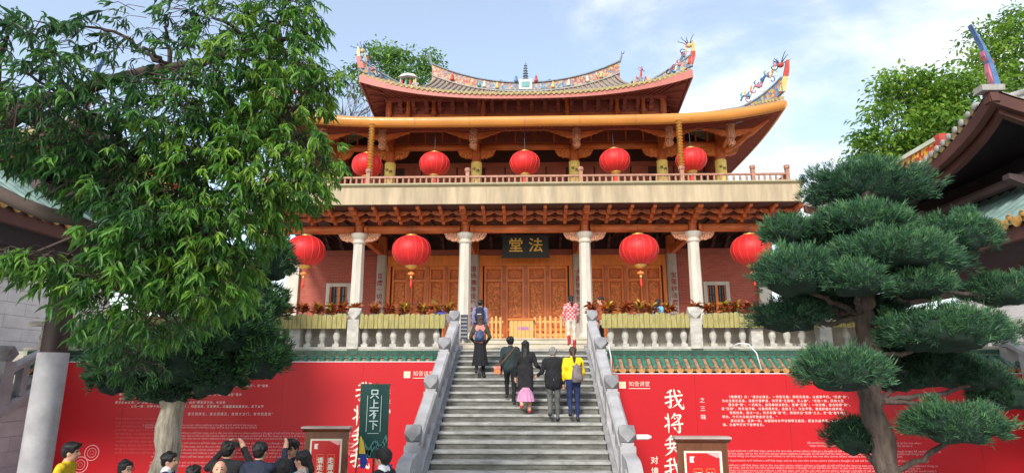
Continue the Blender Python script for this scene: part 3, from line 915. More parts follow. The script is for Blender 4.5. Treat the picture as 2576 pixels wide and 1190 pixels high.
# main ridge with its saddle curve
ridge_path = [(-5.5 + 11.0 * k / 40, YC - .05, ridgez(-5.5 + 11.0 * k / 40)) for k in range(41)]
mr = wallstrip(ridge_path, .16, -.3, lambda t: .5 + .22 * abs(2 * t - 1), 'main_ridge', 'mosaic_warm', roof3, 'tile_grey')
wallstrip([(x, y - .19, z) for x, y, z in ridge_path], .04, -.02, .06, 'ridge_moulding', 'tile_pale_grey', roof3)
wallstrip([(x, y - .2, z) for x, y, z in ridge_path if abs(x) < 2.9], .03, .08, .44, 'ridge_panel', 'mosaic_blue', roof3)
for sx in (-1, 1):
    e = Vector((sx * 5.5, YC - .05, ridgez(5.5) + .7))
    MB().tube([e + Vector((sx * -.25, 0, -.12)), e + Vector((sx * .05, 0, .12)), e + Vector((sx * .16, 0, .42)), e + Vector((sx * .17, 0, .75))], [.12, .09, .06, .03], 6).build('swallowtail', 'tile_grey', roof3)
    e2 = e + Vector((sx * .17, 0, .6))
    MB().tube([e2, e2 + Vector((sx * .12, 0, .02)), e2 + Vector((sx * .16, 0, .14))], .025, 5).build('swallowtail', 'mos_dark', roof3)
    # descending ridge down the gable edge, ending in a small pavilion of figures
    pth = [Vector(rpt(sx * (GX + .02), 1 - .8 * j / 8)) for j in range(9)]
    wallstrip(pth, .12, -.05, .30, 'descending_ridge', 'mosaic_warm', roof3, 'tile_pale_grey')
    c = Vector((sx * 5.75, 27.75, eave3(5.75) + .3))
    pv = MB().box(c.x - .42, c.x + .42, c.y - .12, c.y + .12, c.z - .1, c.z + .2).build('ridge_pavilion', 'mos_white', roof3)
    for dx, mm in ((-.3, 'mos_red'), (-.1, 'mos_teal'), (.12, 'mos_red'), (.3, 'mos_yellow')):
        MB().lathe([(.07, 0), (.08, .1), (.05, .2), (.055, .26), (.02, .34)], 8).build('figurine', mm, roof3, True).matrix_basis = T(c.x + dx, c.y - .03, c.z + .2)
    if sx < 0:
        MB().prism([(c.x - .5, c.z + .62), (c.x - .42, c.z + .66), (c.x - .3, c.z + .78), (c.x, c.z + .84), (c.x + .3, c.z + .78), (c.x + .42, c.z + .66), (c.x + .5, c.z + .62), (c.x + .3, c.z + .68), (c.x, c.z + .72), (c.x - .3, c.z + .68)], 'y', c.y - .15, c.y + .15).build('pavilion_roof', 'mos_white', roof3)
        for dx in (-.38, .38): MB().tube([(c.x + dx, c.y, c.z + .2), (c.x + dx, c.y, c.z + .68)], .03, 6).build('pavilion_post', 'mos_white', roof3)
    else:
        MB().tube([(c.x - .12, c.y, c.z + .2), (c.x - .08, c.y, c.z + .7), (c.x - .02, c.y, c.z + 1.05)], [.09, .06, .03], 6).build('figurine', 'mos_red', roof3)
        for k in range(5):
            MB().tube(curl((c.x - .06, c.y, c.z + .45 + .14 * k), .12, .7, k * 1.9, 1 if k % 2 else -1), .016, 4).build('cloud_curl', ['mos_dark', 'mos_blue', 'mos_dark', 'mos_pink', 'mos_dark'][k], roof3)
    # corner hip ridge
    pth = []
    for k in range(11):
        t = k / 10
        x = 5.95 + (7.95 - 5.95) * t
        pth.append((sx * x, 27.9 - 1.0 * t, eave3(x) + .27 + .10 * t ** 2))
    wallstrip(pth, .08, -.08, lambda t: .20 + .24 * t, 'hip_ridge', 'mosaic_blue', roof3, 'tile_grey')
    e = Vector(pth[-1])
    MB().sweep([[e + Vector((sx * dx - w, -.06, dz)), e + Vector((sx * dx + w, -.06, dz)), e + Vector((sx * dx + w, .06, dz)), e + Vector((sx * dx - w, .06, dz))] for dx, dz, w in ((-.1, .05, .14), (.0, .4, .14), (.06, .68, .1))]).build('corner_horn', 'mos_red', roof3)
    MB().sweep([[e + Vector((sx * dx - w, -.05, dz)), e + Vector((sx * dx + w, -.05, dz)), e + Vector((sx * dx + w, .05, dz)), e + Vector((sx * dx - w, .05, dz))] for dx, dz, w in ((.06, .68, .08), (.09, .95, .07), (.10, 1.2, .04))]).build('corner_horn', 'mos_yellow', roof3)
    dragon([Vector((sx * 6.95, 27.3, 16.72)), Vector((sx * 7.3, 27.15, 17.0)), Vector((sx * 7.6, 27.0, 17.45)), Vector((sx * 7.85, 26.9, 18.05))], 'dragon', roof3, 15 if sx > 0 else 16, 1.25)
# pagoda finial and small figures along the ridge
zr = ridgez(0) + .62
prof = []
for k in range(6):
    r_ = .15 - .012 * k
    z_ = .3 + .19 * k
    prof += [(r_ * .6, z_), (r_ * .6, z_ + .09), (r_ * 1.25, z_ + .10), (r_ * .8, z_ + .15), (r_ * .6, z_ + .19)]
prof += [(.03, 1.46), (.045, 1.5), (.01, 1.62)]
MB().lathe(prof, 8).build('ridge_pagoda', 'tile_grey', roof3).matrix_basis = T(0, YC - .05, zr - .1, 0, (1, 1, .88))
MB().box(-.38, .38, YC - .3, YC + .1, zr - .5, zr + .12).build('pagoda_base', 'mos_white', roof3)
MB().box(-.24, .24, YC - .33, YC - .29, zr - .38, zr - .05).build('pagoda_niche', 'mos_teal', roof3)
for x, mm in ((-.55, 'mos_blue'), (.62, 'mos_red'), (-2.7, 'mos_teal'), (1.6, 'mos_yellow'), (-1.65, 'mos_yellow'), (2.5, 'mos_white'), (-2.4, 'mos_white'), (3.6, 'mos_white'), (4.4, 'mos_yellow'), (-4.3, 'mos_red')):
    MB().lathe([(.1, 0), (.13, .1), (.07, .24), (.085, .32), (.02, .44)], 8).build('figurine', mm, roof3, True).matrix_basis = T(x, YC - .26, ridgez(x) + (.1 if abs(x) > 1 else .55))
for x in (1.6, -1.65):
    for sg in (-1, 1):
        MB().tube(curl((x + sg * .06, YC - .2, ridgez(x) + .5), .17, .75, R(200) if sg > 0 else R(-20), -sg), .016, 4).build('cloud_curl', 'mos_dark', roof3)

# ---- things hung on the hall
plq = thing('name_plaque', 'black lacquered plaque with two gold characters above the central doors', 'plaque', (0, 26.9, 8.0))
pm = MB().box(-1.02, 1.02, -.05, .05, 0, .86); pmo = put('board', pm.mesh('board', 'black_lacquer'), Matrix.Translation((0, 26.9, 7.80)) @ Matrix.Rotation(R(10), 4, 'X'), plq)
for q in ((-1.08, 1.08, .86, .95), (-1.08, 1.08, -.09, 0)):
    put('frame', MB().box(q[0], q[1], -.08, .06, q[2], q[3]).mesh('frame', 'black_lacquer'), Matrix.Translation((0, 26.9, 7.80)) @ Matrix.Rotation(R(10), 4, 'X'), plq)
for s_, x in (('堂', -.43), ('法', .46)):
    me = text_mesh(s_, .66, .009, 'gold_leaf')
    put('gold_character', me, Matrix.Translation((x, 26.755, 8.22)) @ Matrix.Rotation(R(100), 4, 'X'), plq)
for x in (-.7, .7):
    MB().tube([(x, 26.75, 8.72), (x, 26.75, 8.95)], .02, 6).build('hanger', 'black_lacquer', plq)

# lanterns
def lantern(label, grp, r, hz, top_z, tassel):
    t = thing('red_lantern', label, 'lantern', (0, 0, 0), grp)
    n, nv = 32, 14
    vs, fs = [], []
    prof = []
    for j in range(nv + 1):
        a = -math.pi / 2 + math.pi * (.075 + .855 * j / nv)
        prof.append((r * math.cos(a) ** .86, hz * math.sin(a)))
    mb = MB()
    for j, (rr, zz) in enumerate(prof):
        for k in range(n * 2):
            a = math.pi * k / n
            q = rr * (1.0 if k % 2 else .978)
            vs.append((q * math.cos(a), q * math.sin(a), zz))
    for j in range(nv):
        for k in range(n * 2):
            k2 = (k + 1) % (n * 2)
            fs.append((j * n * 2 + k, j * n * 2 + k2, (j + 1) * n * 2 + k2, (j + 1) * n * 2 + k))
    mb.add(vs, fs)
    s_ = mb.build('shade', 'lantern_red', t, True)
    for k in range(0, n, 2):
        a = 2 * math.pi * (k + .5) / n
        MB().tube([((rr + .004) * math.cos(a), (rr + .004) * math.sin(a), zz) for rr, zz in prof], .006, 4).build('rib', 'lantern_rib', s_)
    MB().lathe([(prof[0][0] + .03, prof[0][1] + .01), (prof[0][0] + .02, prof[0][1] - .05), (.14, prof[0][1] - .12), (.09, prof[0][1] - .15)], 20).build('bottom_ring', 'gilt', t, True)
    MB().lathe([(prof[-1][0] + .03, prof[-1][1] - .02), (prof[-1][0] + .02, prof[-1][1] + .05), (.02, prof[-1][1] + .07)], 20).build('top_ring', 'gilt', t, True)
    MB().tube([(0, 0, prof[-1][1] + .05), (0, 0, top_z)], .012, 5).build('cord', 'mos_dark', t)
    if tassel:
        zb = prof[0][1] - .15
        MB().tube([(0, 0, zb), (0, 0, zb - .12)], .012, 5).build('tassel_cord', 'tassel_red', t)
        MB().lathe([(.02, zb - .26), (.12, zb - .22), (.14, zb - .18), (.12, zb - .14), (.02, zb - .1)], 12).build('tassel_knot', 'tassel_bead', t, True)
        MB().lathe([(.02, zb - .38), (.055, zb - .34), (.05, zb - .28), (.02, zb - .25)], 10).build('tassel_bead', 'gilt', t, True)
        MB().lathe([(.035, zb - .72), (.045, zb - .6), (.03, zb - .42), (.015, zb - .38)], 10).build('tassel', 'tassel_red', t, True)
    else:
        zb = prof[0][1] - .15
        MB().lathe([(.10, zb - .5), (.11, zb - .3), (.09, zb)], 12).build('tassel', 'tassel_red', t, True)
    return t
def hang(t, spots, labels):
    for i, (p, lb) in enumerate(zip(spots, labels)):
        o = t if i == 0 else copy_tree(t, None)
        o.matrix_basis = T(*p, .7 * i) @ Matrix.Rotation(R(rnd.uniform(-2.5, 2.5)), 4, 'X') @ Matrix.Rotation(R(rnd.uniform(-2, 2)), 4, 'Y')
        o['label'] = lb
low = lantern('x', 'large red lanterns under the lower beam', .755, .60, .96, True)
hang(low, [(4.43, 23.6, 7.38), (-4.45, 23.6, 7.40), (-8.66, 23.6, 7.42), (8.74, 23.6, 7.36)],
     ['large tasselled red lantern in the lower bay just right of the central doors', 'large tasselled red lantern in the lower bay just left of the central doors', 'large tasselled red lantern at the lower far left beside the tree foliage', 'large tasselled red lantern at the lower far right partly behind the clipped pine'])
upl = lantern('x', 'red lanterns hung along the upper balcony', .66, .52, 1.75, False)
hang(upl, [(0, 25.6, 11.68), (3.92, 25.6, 11.75), (-3.97, 25.6, 11.68), (7.23, 25.6, 11.75), (-6.95, 25.6, 11.66)],
     ['middle red lantern of the upper balcony, straight above the black plaque', 'upper balcony red lantern, fourth from the left between yellow wrapped columns', 'upper balcony red lantern, second from the left between yellow wrapped columns', 'upper balcony red lantern behind the right gilded rain chain', 'upper balcony red lantern behind the left gilded rain chain'])
# gilded rain chains
cup_m = MB().lathe([(.02, 0), (.07, .03), (.14, .085), (.13, .1), (.02, .1)], 10).mesh('cup', 'gilt', 40)
for x, lb in ((-6.62, 'gilded rain chain of little cups hanging from the gutter at left'), (6.60, 'gilded rain chain of little cups hanging from the gutter at right')):
    t = thing('rain_chain', lb, 'rain chain', (x, 24.85, 9.74), 'rain chains')
    for k in range(26): put('cup', cup_m, T(x, 24.85, 9.86 + k * .133, k), t)
    MB().tube([(x, 24.85, 9.74), (x, 24.85, 13.3)], .015, 6).build('rod', 'gilt', t)
# ================================================================ staircase
RISE_S, RUN_S, Y0S = .15, .316, 10.25
NS = 22
stair = thing('stone_staircase', 'wide grey granite staircase climbing from the courtyard to the terrace', 'staircase', (0, Y0S, 0))
tr_m = MB().prism([(-.035, -.01), (-.035, -.045), (-.02, -.055), (RUN_S + .02, -.055), (RUN_S + .02, 0), (-.022, 0)], 'x', -1.68, 1.68).mesh('tread', 'tread_stone')
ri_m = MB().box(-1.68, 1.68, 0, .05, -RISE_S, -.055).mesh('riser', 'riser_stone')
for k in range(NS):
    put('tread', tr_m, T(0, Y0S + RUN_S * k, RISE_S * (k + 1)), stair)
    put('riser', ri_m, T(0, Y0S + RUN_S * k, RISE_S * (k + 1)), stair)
def nose(Y): return (Y - Y0S) * RISE_S / RUN_S
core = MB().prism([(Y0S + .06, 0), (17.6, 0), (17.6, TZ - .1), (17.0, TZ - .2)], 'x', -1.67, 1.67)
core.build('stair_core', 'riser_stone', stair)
MB().box(-2.1, 2.1, 17.2, 20.2, TZ + .002, TZ + .012).build('landing', 'step_beige', stair)
# cut-corner post head: a cuboctahedron
def post_head(r):
    s_ = [(a * r, b_ * r, 0) for a in (-1, 1) for b_ in (-1, 1)] + [(a * r, 0, b_ * r) for a in (-1, 1) for b_ in (-1, 1)] + [(0, a * r, b_ * r) for a in (-1, 1) for b_ in (-1, 1)]
    mb = MB()
    vs = s_
    fs = []
    for ax in range(3):
        for sg in (-1, 1):
            idx = [i for i, v in enumerate(vs) if abs(v[ax] - sg * r) < 1e-6]
            o = [k for k in range(3) if k != ax]
            idx.sort(key=lambda i: math.atan2(vs[i][o[1]], vs[i][o[0]]))
            nrm = Vector([0, 0, 0]); nrm[ax] = sg
            a, b_, c = (Vector(vs[idx[j]]) for j in range(3))
            if (b_ - a).cross(c - b_).dot(nrm) < 0: idx = idx[::-1]
            fs.append(tuple(idx))
    for sx in (-1, 1):
        for sy in (-1, 1):
            for sz in (-1, 1):
                tri = [vs.index((sx * r, sy * r, 0)), vs.index((sx * r, 0, sz * r)), vs.index((0, sy * r, sz * r))]
                a, b_, c = (Vector(vs[j]) for j in tri)
                if (b_ - a).cross(c - b_).dot(Vector((sx, sy, sz))) < 0: tri = tri[::-1]
                fs.append(tuple(tri))
    return mb.add(vs, fs)
head_m = post_head(.14).mesh('post_head', 'granite')
neck = MB(); neck.box(-.14, .14, -.14, .14, 0, .82); neck.box(-.11, .11, -.11, .11, .82, .88)
spost_m = neck.mesh('post', 'granite_pale')
def sloped_rail(x, ya, yb, za, zb, w, h):
    return MB().sweep([[(x - w, y, z), (x + w, y, z), (x + w, y, z + h * .7), (x + w * .7, y, z + h), (x - w * .7, y, z + h), (x - w, y, z + h * .7)] for y, z in ((ya, za), (yb, zb))])
PYS = [11.62, 13.5, 15.4, 17.3]
for sx in (-1, 1):
    xb = sx * 1.92
    t = thing('stair_balustrade', 'grey granite balustrade with cut corner post heads on the %s of the staircase' % ('left' if sx < 0 else 'right'), 'balustrade', (xb, 10.4, 0), 'stair balustrades')
    # stringer
    MB().prism([(10.3, 0), (10.3, .12), (17.55, nose(17.55) - .02), (17.55, 0)], 'x', xb - .22, xb + .22).build('stringer', 'granite', t)
    for Y in PYS:
        z = min(nose(Y), TZ) + .02
        p = put('post', spost_m, T(xb, Y, z - .1), t)
        put('post_head', head_m, T(xb, Y, z + .93), p)
    for a, b_ in zip(PYS[:-1], PYS[1:]):
        za, zb = nose(a), min(nose(b_), TZ)
        sloped_rail(xb, a + .13, b_ - .13, za + .66, zb + .56, .135, .17).build('hand_rail', 'granite_pale', t)
        sloped_rail(xb, a + .13, b_ - .13, za + .10, zb + .02, .13, .12).build('bottom_rail', 'granite_pale', t)
        for k in (1, 2, 3):
            y = a + (b_ - a) * k / 4
            zc = za + (zb - za) * k / 4
            MB().box(xb - .075, xb + .075, y - .09, y + .09, zc + .12, zc + .70).build('baluster', 'granite', t)
    dr = [(11.48, .42)]
    for k in range(9):
        a = k / 8 * math.pi / 2
        dr.append((10.85 - .45 * math.sin(a) + .0, .95 - .45 + .45 * math.cos(a) + .12))
    poly = [(11.48, .35), (11.48, 1.28), (11.1, 1.24)] + [(11.1 - .5 * math.sin(k / 8 * math.pi / 2), .74 + .5 * math.cos(k / 8 * math.pi / 2)) for k in range(1, 9)] + [(10.55, .5), (10.4, .35), (10.35, .12)]
    MB().prism(poly[::-1], 'x', xb - .12, xb + .12).build('drum_stone', 'granite_pale', t)
    MB().lathe([(.24, -.145), (.26, -.135), (.26, .135), (.24, .145)], 20).build('drum_boss', 'granite_pale', t).matrix_basis = Matrix.Translation((xb, 11.02, .82)) @ Matrix.Rotation(R(90), 4, 'Y')
    for o in t.children:
        if o.name.startswith('drum_boss'): o.matrix_parent_inverse = wm(t).inverted()

# ================================================================ terrace walls with glazed eaves
EZ0 = 2.66
TW = .253
barrel_poly = [(math.cos(a) * .083, math.sin(a) * .083) for a in [math.pi * k / 7 for k in range(8)]]
def along(p0, p1, poly):
    """sweep an (x, up) outline from p0 to p1 in the y-z plane"""
    d = Vector((0, p1[0] - p0[0], p1[1] - p0[1])).normalized()
    n = Vector((0, -d.z, d.y))
    if n.z < 0: n = -n
    mk = lambda p: [(x, p[0] + n.y * z, p[1] + n.z * z) for x, z in poly]
    return MB().sweep([mk(p0), mk(p1)])
EA, EB = (16.92, EZ0 + .10), (17.42, EZ0 + .44)
bar_m = along(EA, EB, barrel_poly).mesh('barrel_tile', 'glaze_green', 50)
cap2_m = MB().lathe([(.074, -.02), (.078, .0), (.07, .012), (.045, .02), (.03, .012)], 12).mesh('tile_end', 'tile_end_dark', 40)
drp_m = MB().prism([(-.095, .05), (-.09, -.005), (-.055, -.05), (-.02, -.07), (0, -.085), (.02, -.07), (.055, -.05), (.09, -.005), (.095, .05)], 'y', -.012, .012).mesh('drip_tile', 'drip_orange')
pan = MB()
for k in range(4):
    t0, t1 = k / 4, (k + 1) / 4 + .06
    a = (EA[0] + (EB[0] - EA[0]) * t0, EA[1] + (EB[1] - EA[1]) * t0 - .015 + .018)
    b_ = (EA[0] + (EB[0] - EA[0]) * t1, EA[1] + (EB[1] - EA[1]) * t1 - .015)
    pan.sweep([[(-.11, y, z + .03), (0, y, z), (.11, y, z + .03), (.11, y, z + .015), (0, y, z - .02), (-.11, y, z + .015)] for y, z in (a, b_)])
pan_m = pan.mesh('pan_tile', 'pan_orange')
gt_m = MB().box(-.148, .148, -.02, .02, 0, .125).mesh('glazed_brick', 'glaze_dark')
gt2_m = MB().box(-.148, .148, -.02, .02, 0, .045).mesh('glazed_brick', 'glaze_green')
for sx in (-1, 1):
    side = 'left' if sx < 0 else 'right'
    x0, x1 = 2.16, 14.2
    t = thing('terrace_wall', 'terrace retaining wall with green glazed tile eave, %s of the staircase' % side, 'wall', (sx * 7.5, 17.5, 0), 'terrace walls')
    a, b_ = sorted((sx * x0, sx * x1))
    MB().box(a, b_, 17.42, 17.58, 0, EZ0 + .2).build('wall_body', 'wall_block', t)
    MB().box(a, b_, 17.0, 17.42, EZ0 - .02, EZ0 + .08).build('eave_soffit', 'dark_hall', t)
    MB().prism([(16.95, EZ0 + .06), (17.44, EZ0 + .40), (17.44, EZ0 + .06)], 'x', a, b_).build('eave_bed', 'grout', t)
    MB().box(a, b_, 17.40, 17.58, EZ0 + .2, EZ0 + .5).build('wall_course', 'glaze_dark', t)
    MB().box(a, b_, 17.36, 17.6, EZ0 + .50, EZ0 + .66).build('wall_course', 'grout', t)
    n = int((x1 - x0) / TW)
    for k in range(n):
        x = sx * (x0 + .12 + TW * k)
        put('barrel_tile', bar_m, T(x, 0, 0), t)
        put('tile_end', cap2_m, Matrix.Translation((x, 16.915, EZ0 + .135)) @ Matrix.Rotation(R(90), 4, 'X'), t)
        xm = x + sx * TW / 2
        put('pan_tile', pan_m, T(xm, 0, 0), t)
        put('drip_tile', drp_m, T(xm, 16.90, EZ0 + .08), t)
    n = int((x1 - x0) / .305)
    for k in range(n):
        x = sx * (x0 + .16 + .305 * k)
        put('glazed_brick', gt_m, T(x, 17.355, EZ0 + .515), t)
        put('glazed_brick', gt2_m, T(x + .1 * sx, 17.38, EZ0 + .44), t)
    # balustrade on top of it
    tb = thing('terrace_balustrade', 'pale stone balustrade with vase balusters along the terrace, %s of the staircase' % side, 'balustrade', (sx * 7.5, 17.5, TZ), 'terrace balustrades')
    MB().box(a, b_, 17.34, 17.62, TZ + .03, TZ + .10).build('base_rail', 'baluster_stone', tb)
    MB().box(a, b_, 17.36, 17.60, TZ + .70, TZ + .84).build('top_rail', 'baluster_stone', tb)
    posts = [4.78, 8.3, 11.8]
    bal_m = MB(); bal_m.box(-.09, .09, -.09, .09, 0, .08)
    bal_m.lathe([(.075, .08), (.06, .13), (.085, .2), (.105, .28), (.095, .36), (.055, .47), (.06, .5), (.075, .53), (.06, .56), (.08, .6)], 12)
    bmm = bal_m.mesh('baluster', 'baluster_stone', 40)
    x = x0 + .28
    while x < x1 - .2:
        if min(abs(x - p) for p in posts) > .22 and abs(x - 6.45) > .2 and abs(x - 10.0) > .2:
            put('baluster', bmm, T(sx * x, 17.48, TZ + .1), tb)
        x += .405
    for p in posts:
        o = MB().box(sx * p - .16, sx * p + .16, 17.30, 17.63, TZ + .04, TZ + .86).build('post', 'baluster_stone', tb)
        put('post_head', post_head(.17).mesh('post_head', 'baluster_stone'), T(sx * p, 17.47, TZ + 1.02), o)
    for p in (6.45, 10.0):
        MB().box(sx * p - .16, sx * p + .16, 17.36, 17.6, TZ + .1, TZ + .7).build('pier', 'baluster_stone', tb)
    # plank screens wired to the balustrade
    segs = [(x0 + .02, 4.6), (4.96, 8.12), (8.48, 11.6)]
    names = [('next to the staircase', 'in the middle', 'farthest out')[i] for i in range(3)]
    for (sa, sb), nm in zip(segs, names):
        ps = thing('plank_screen', 'yellow wooden planks on the %s terrace balustrade, stretch %s' % (side, nm), 'plank screen', (sx * (sa + sb) / 2, 17.25, TZ + .62), 'plank screens on the terrace balustrades')
        x = sa
        while x < sb - .05:
            w = rnd.uniform(.105, .165)
            w = min(w, sb - x)
            h = rnd.uniform(.36, .43)
            z0 = TZ + .60
            cx, hw = sx * (x + w / 2), w / 2 - .004
            q = rnd.random()
            tp = [(cx + hw, z0 + h - .04), (cx + hw * .5, z0 + h), (cx - hw * .5, z0 + h), (cx - hw, z0 + h - .04)] if q < .55 else ([(cx + hw, z0 + h), (cx - hw, z0 + h - .03)] if q < .8 else [(cx + hw, z0 + h), (cx - hw, z0 + h)])
            dy = rnd.uniform(-.012, .012)
            MB().prism([(cx - hw, z0), (cx + hw, z0)] + tp, 'y', 17.24 + dy, 17.27 + dy).build('plank', 'plank_wood', ps)
            x += w + .006
        aa, bb = sorted((sx * sa, sx * sb))
        MB().box(aa, bb, 17.275, 17.31, TZ + .64, TZ + .70).build('batten', 'plank_wood', ps)
# stray hoses and a pipe stub by the right eave
h1 = MB().tube([(1.98, 17.3, 3.36), (2.2, 17.05, 3.42), (2.32, 16.95, 3.36), (2.36, 16.9, 3.1), (2.36, 16.9, 2.7)], .016, 6).build('white_hose', 'pipe_white', None, True)
tag(h1, 'white hose bent over the tile eave right beside the stair balustrade', 'hose', 'white hoses')
h2 = MB().tube([(5.65, 17.3, 3.36), (5.85, 17.1, 3.47), (6.05, 16.95, 3.44), (6.22, 16.88, 3.2), (6.30, 16.84, 2.75)], .016, 6).build('white_hose', 'pipe_white', None, True)
tag(h2, 'white hose arching over the tile eave in the middle of the right wall', 'hose', 'white hoses')
st_ = MB().tube([(2.08, 11.5, 1.55), (2.28, 11.5, 1.55), (2.34, 11.5, 1.55)], [.045, .045, .02], 10).build('pipe_stub', 'pipe_white', None, True)
tag(st_, 'short white pipe stub sticking out from the lowest right balustrade post', 'pipe')

# ================================================================ exhibition boards
BY = 16.78
lb = thing('exhibition_board', 'long red exhibition board with white printing, left of the staircase', 'board', (-7.4, BY, 0), 'red exhibition boards')
for k in range(5): MB().box(-12.85 + k * 2.142, -12.85 + (k + 1) * 2.142 - .004, BY, BY + .08, 0, 2.97).build('panel', 'board_red', lb)
MB().box(-12.85, -2.14, BY - .006, BY + .09, 2.972, 2.99).build('top_edge', 'pipe_white', lb)
rb = thing('exhibition_board', 'long red exhibition board with white printing, right of the staircase', 'board', (8.2, BY, 0), 'red exhibition boards')
for k in range(5): MB().box(2.14 + k * 2.372, 2.14 + (k + 1) * 2.372 - .004, BY, BY + .08, 0, 2.66).build('panel', 'board_red', rb)
MB().box(2.14, 14.0, BY - .006, BY + .09, 2.662, 2.68).build('top_edge', 'pipe_white', rb)
def on(u, v): return at(u, v, BY)
def pr(s_, size, u, v, par, m_='banner_print', bold=0.0, gap=1.0, align='CENTER', name='lettering'):
    p = on(u, v)
    return text(s_, size, p.x, BY - .006, p.z, par, m_, bold, gap, align, 0, 0, name)
BRUSH = {'我': [[(.42, .95, .05), (.30, .88, .05), (.14, .80, .015)], [(.03, .58, .05), (.4, .63, .04), (.96, .70, .045)], [(.31, .87, .03), (.33, .5, .05), (.31, .12, .05), (.25, .07, .03), (.16, .16, .008)], [(.03, .28, .05), (.25, .36, .035), (.52, .47, .01)],
                [(.52, 1.0, .03), (.60, .60, .05), (.76, .22, .055), (.92, .02, .05), (.99, .05, .03), (.97, .24, .008)], [(.88, .50, .045), (.70, .28, .04), (.40, .06, .01)], [(.70, .94, .02), (.80, .88, .045), (.85, .80, .03)]],
         '將': [[(.21, .97, .03), (.23, .5, .05), (.22, .0, .015)], [(.05, .80, .02), (.11, .73, .045), (.15, .66, .03)], [(.02, .30, .05), (.12, .38, .035), (.24, .50, .01)], [(.58, .98, .05), (.48, .82, .035), (.36, .70, .01)], [(.54, .86, .02), (.72, .88, .04), (.86, .86, .05), (.72, .62, .04), (.40, .44, .01)],
                [(.52, .76, .02), (.58, .69, .04)], [(.66, .80, .02), (.71, .73, .04)], [(.34, .38, .045), (.6, .42, .035), (.97, .46, .045)], [(.77, .58, .03), (.79, .3, .05), (.77, .05, .05), (.71, .03, .03), (.62, .13, .008)], [(.47, .30, .02), (.55, .22, .045), (.58, .16, .03)]],
         '無': [[(.42, 1.0, .05), (.30, .86, .04), (.10, .72, .01)], [(.26, .80, .03), (.55, .83, .04), (.86, .85, .045)], [(.04, .54, .05), (.5, .60, .04), (.97, .62, .05)], [(.31, .80, .03), (.33, .6, .045), (.30, .40, .03)], [(.50, .82, .03), (.51, .6, .045), (.49, .40, .03)], [(.70, .83, .03), (.70, .6, .045), (.66, .40, .03)],
                [(.14, .36, .04), (.5, .40, .035), (.90, .42, .04)], [(.44, .36, .05), (.30, .18, .045), (.04, .0, .01)], [(.52, .32, .02), (.70, .16, .05), (.90, .06, .055), (.99, .10, .01)]]}
def brush(ch, size, cx, cz, par):
    mb = MB()
    for j, st in enumerate(BRUSH[ch]):
        pts = []
        for i in range(len(st) - 1):
            p0, p1, p2, p3 = st[max(i - 1, 0)], st[i], st[i + 1], st[min(i + 2, len(st) - 1)]
            for k in range(6):
                t = k / 6
                pts.append(tuple(.5 * (2 * p1[a] + (p2[a] - p0[a]) * t + (2 * p0[a] - 5 * p1[a] + 4 * p2[a] - p3[a]) * t * t + (3 * p1[a] - p0[a] - 3 * p2[a] + p3[a]) * t ** 3) for a in range(3)))
        pts.append(st[-1])
        L, Rr = [], []
        for i, (x, z, w) in enumerate(pts):
            a, b_ = pts[max(i - 1, 0)], pts[min(i + 1, len(pts) - 1)]
            d = Vector((b_[0] - a[0], b_[1] - a[1])); d = d.normalized() if d.length > 1e-6 else Vector((1, 0))
            w = max(.006, w) * (1 + .12 * math.sin(i * 1.7 + j))
            L.append((cx + (x - .5 - d.y * w) * size, BY - .004 - .0006 * j, cz + (z - .5 + d.x * w) * size))
            Rr.append((cx + (x - .5 + d.y * w) * size, BY - .004 - .0006 * j, cz + (z - .5 - d.x * w) * size))
        mb.grid([L, Rr])
    return mb.build('calligraphy', 'cream', par)
for ch, v in (('我', 1003), ('將', 1063), ('無', 1120), ('我', 1176)):
    p = on(1695, v); brush(ch, .50, p.x, p.z, rb)
for ch, v, u in (('我', 985, 918), ('將', 1043, 912), ('無', 1098, 908), ('我', 1150, 905)):
    p = on(u, v); brush(ch, .52, p.x, p.z, lb)
for par, u, v in ((rb, 1566, 968), (lb, 1024, 942)):
    p = on(u, v)
    MB().box(p.x - .085, p.x + .085, BY - .005, BY - .001, p.z - .085, p.z + .085).build('seal', 'cream', par)
    text('印', .15, p.x, BY - .009, p.z, par, 'gold_print', .004)
    text('知音讲堂', .14, p.x + .16, BY - .006, p.z + .02, par, 'cream', -.001, align='LEFT')
    MB().box(p.x + .16, p.x + .72, BY - .005, BY - .001, p.z - .095, p.z - .08).build('underline', 'cream', par)
pr('之\n三\n昧', .14, 1768, 1028, rb, gap=1.5)
pr('对\n境', .20, 1647, 1172, rb, 'cream', .002, 1.35)
for ch, v in (('之', 985), ('三', 1010), ('昧', 1035)): pr(ch, .12, 978, v, lb)
body_r = [(1830, 998, '《维摩经》云：“诸法从缘生，一切皆无我；我将无我者，众善皆奉行。”何谓“我”，'),
          (1816, 1008, '为众生而忘其身，如是行菩萨道，则可谓“无我相，无人相”，“无我一体，同体大悲'),
          (1832, 1018, '佛云者“我”，一切有为，皆因缘和合而生。是谓“无我”，一切有情，皆当随顺“我”，'),
          (1815, 1028, '若“无我”，则天地万物，与我同根并生，自他不二，众生平等，善哉妙哉大成就者。'),
          (1835, 1038, '诸佛如来，皆以一心，利乐有情“我”故，而说妙法“无我”之义，故“我”者是假名，'),
          (1817, 1048, '明也。今天大众如法听受此妙法音。”'),
          (1838, 1058, '愿以此善，普施一切，功德回向法界有情等无差别，愿皆共成佛道，世界和平安宁，'),
          (1818, 1068, '福。众善奉行天下皆得安乐。')]
for u, v, s_ in body_r: pr(s_, .074, u, v, rb, bold=.0008, align='LEFT')
pr('法 界', .11, 2088, 1091, rb)
eng = 'All conditioned things are impermanent and without a self that stays, and so the one who serves others without a thought of self will find the heart at ease and all the world made bright'
def engline(n, k):
    s_ = (eng + ' ') * 3
    return s_[k * 17 % 60:][:n]
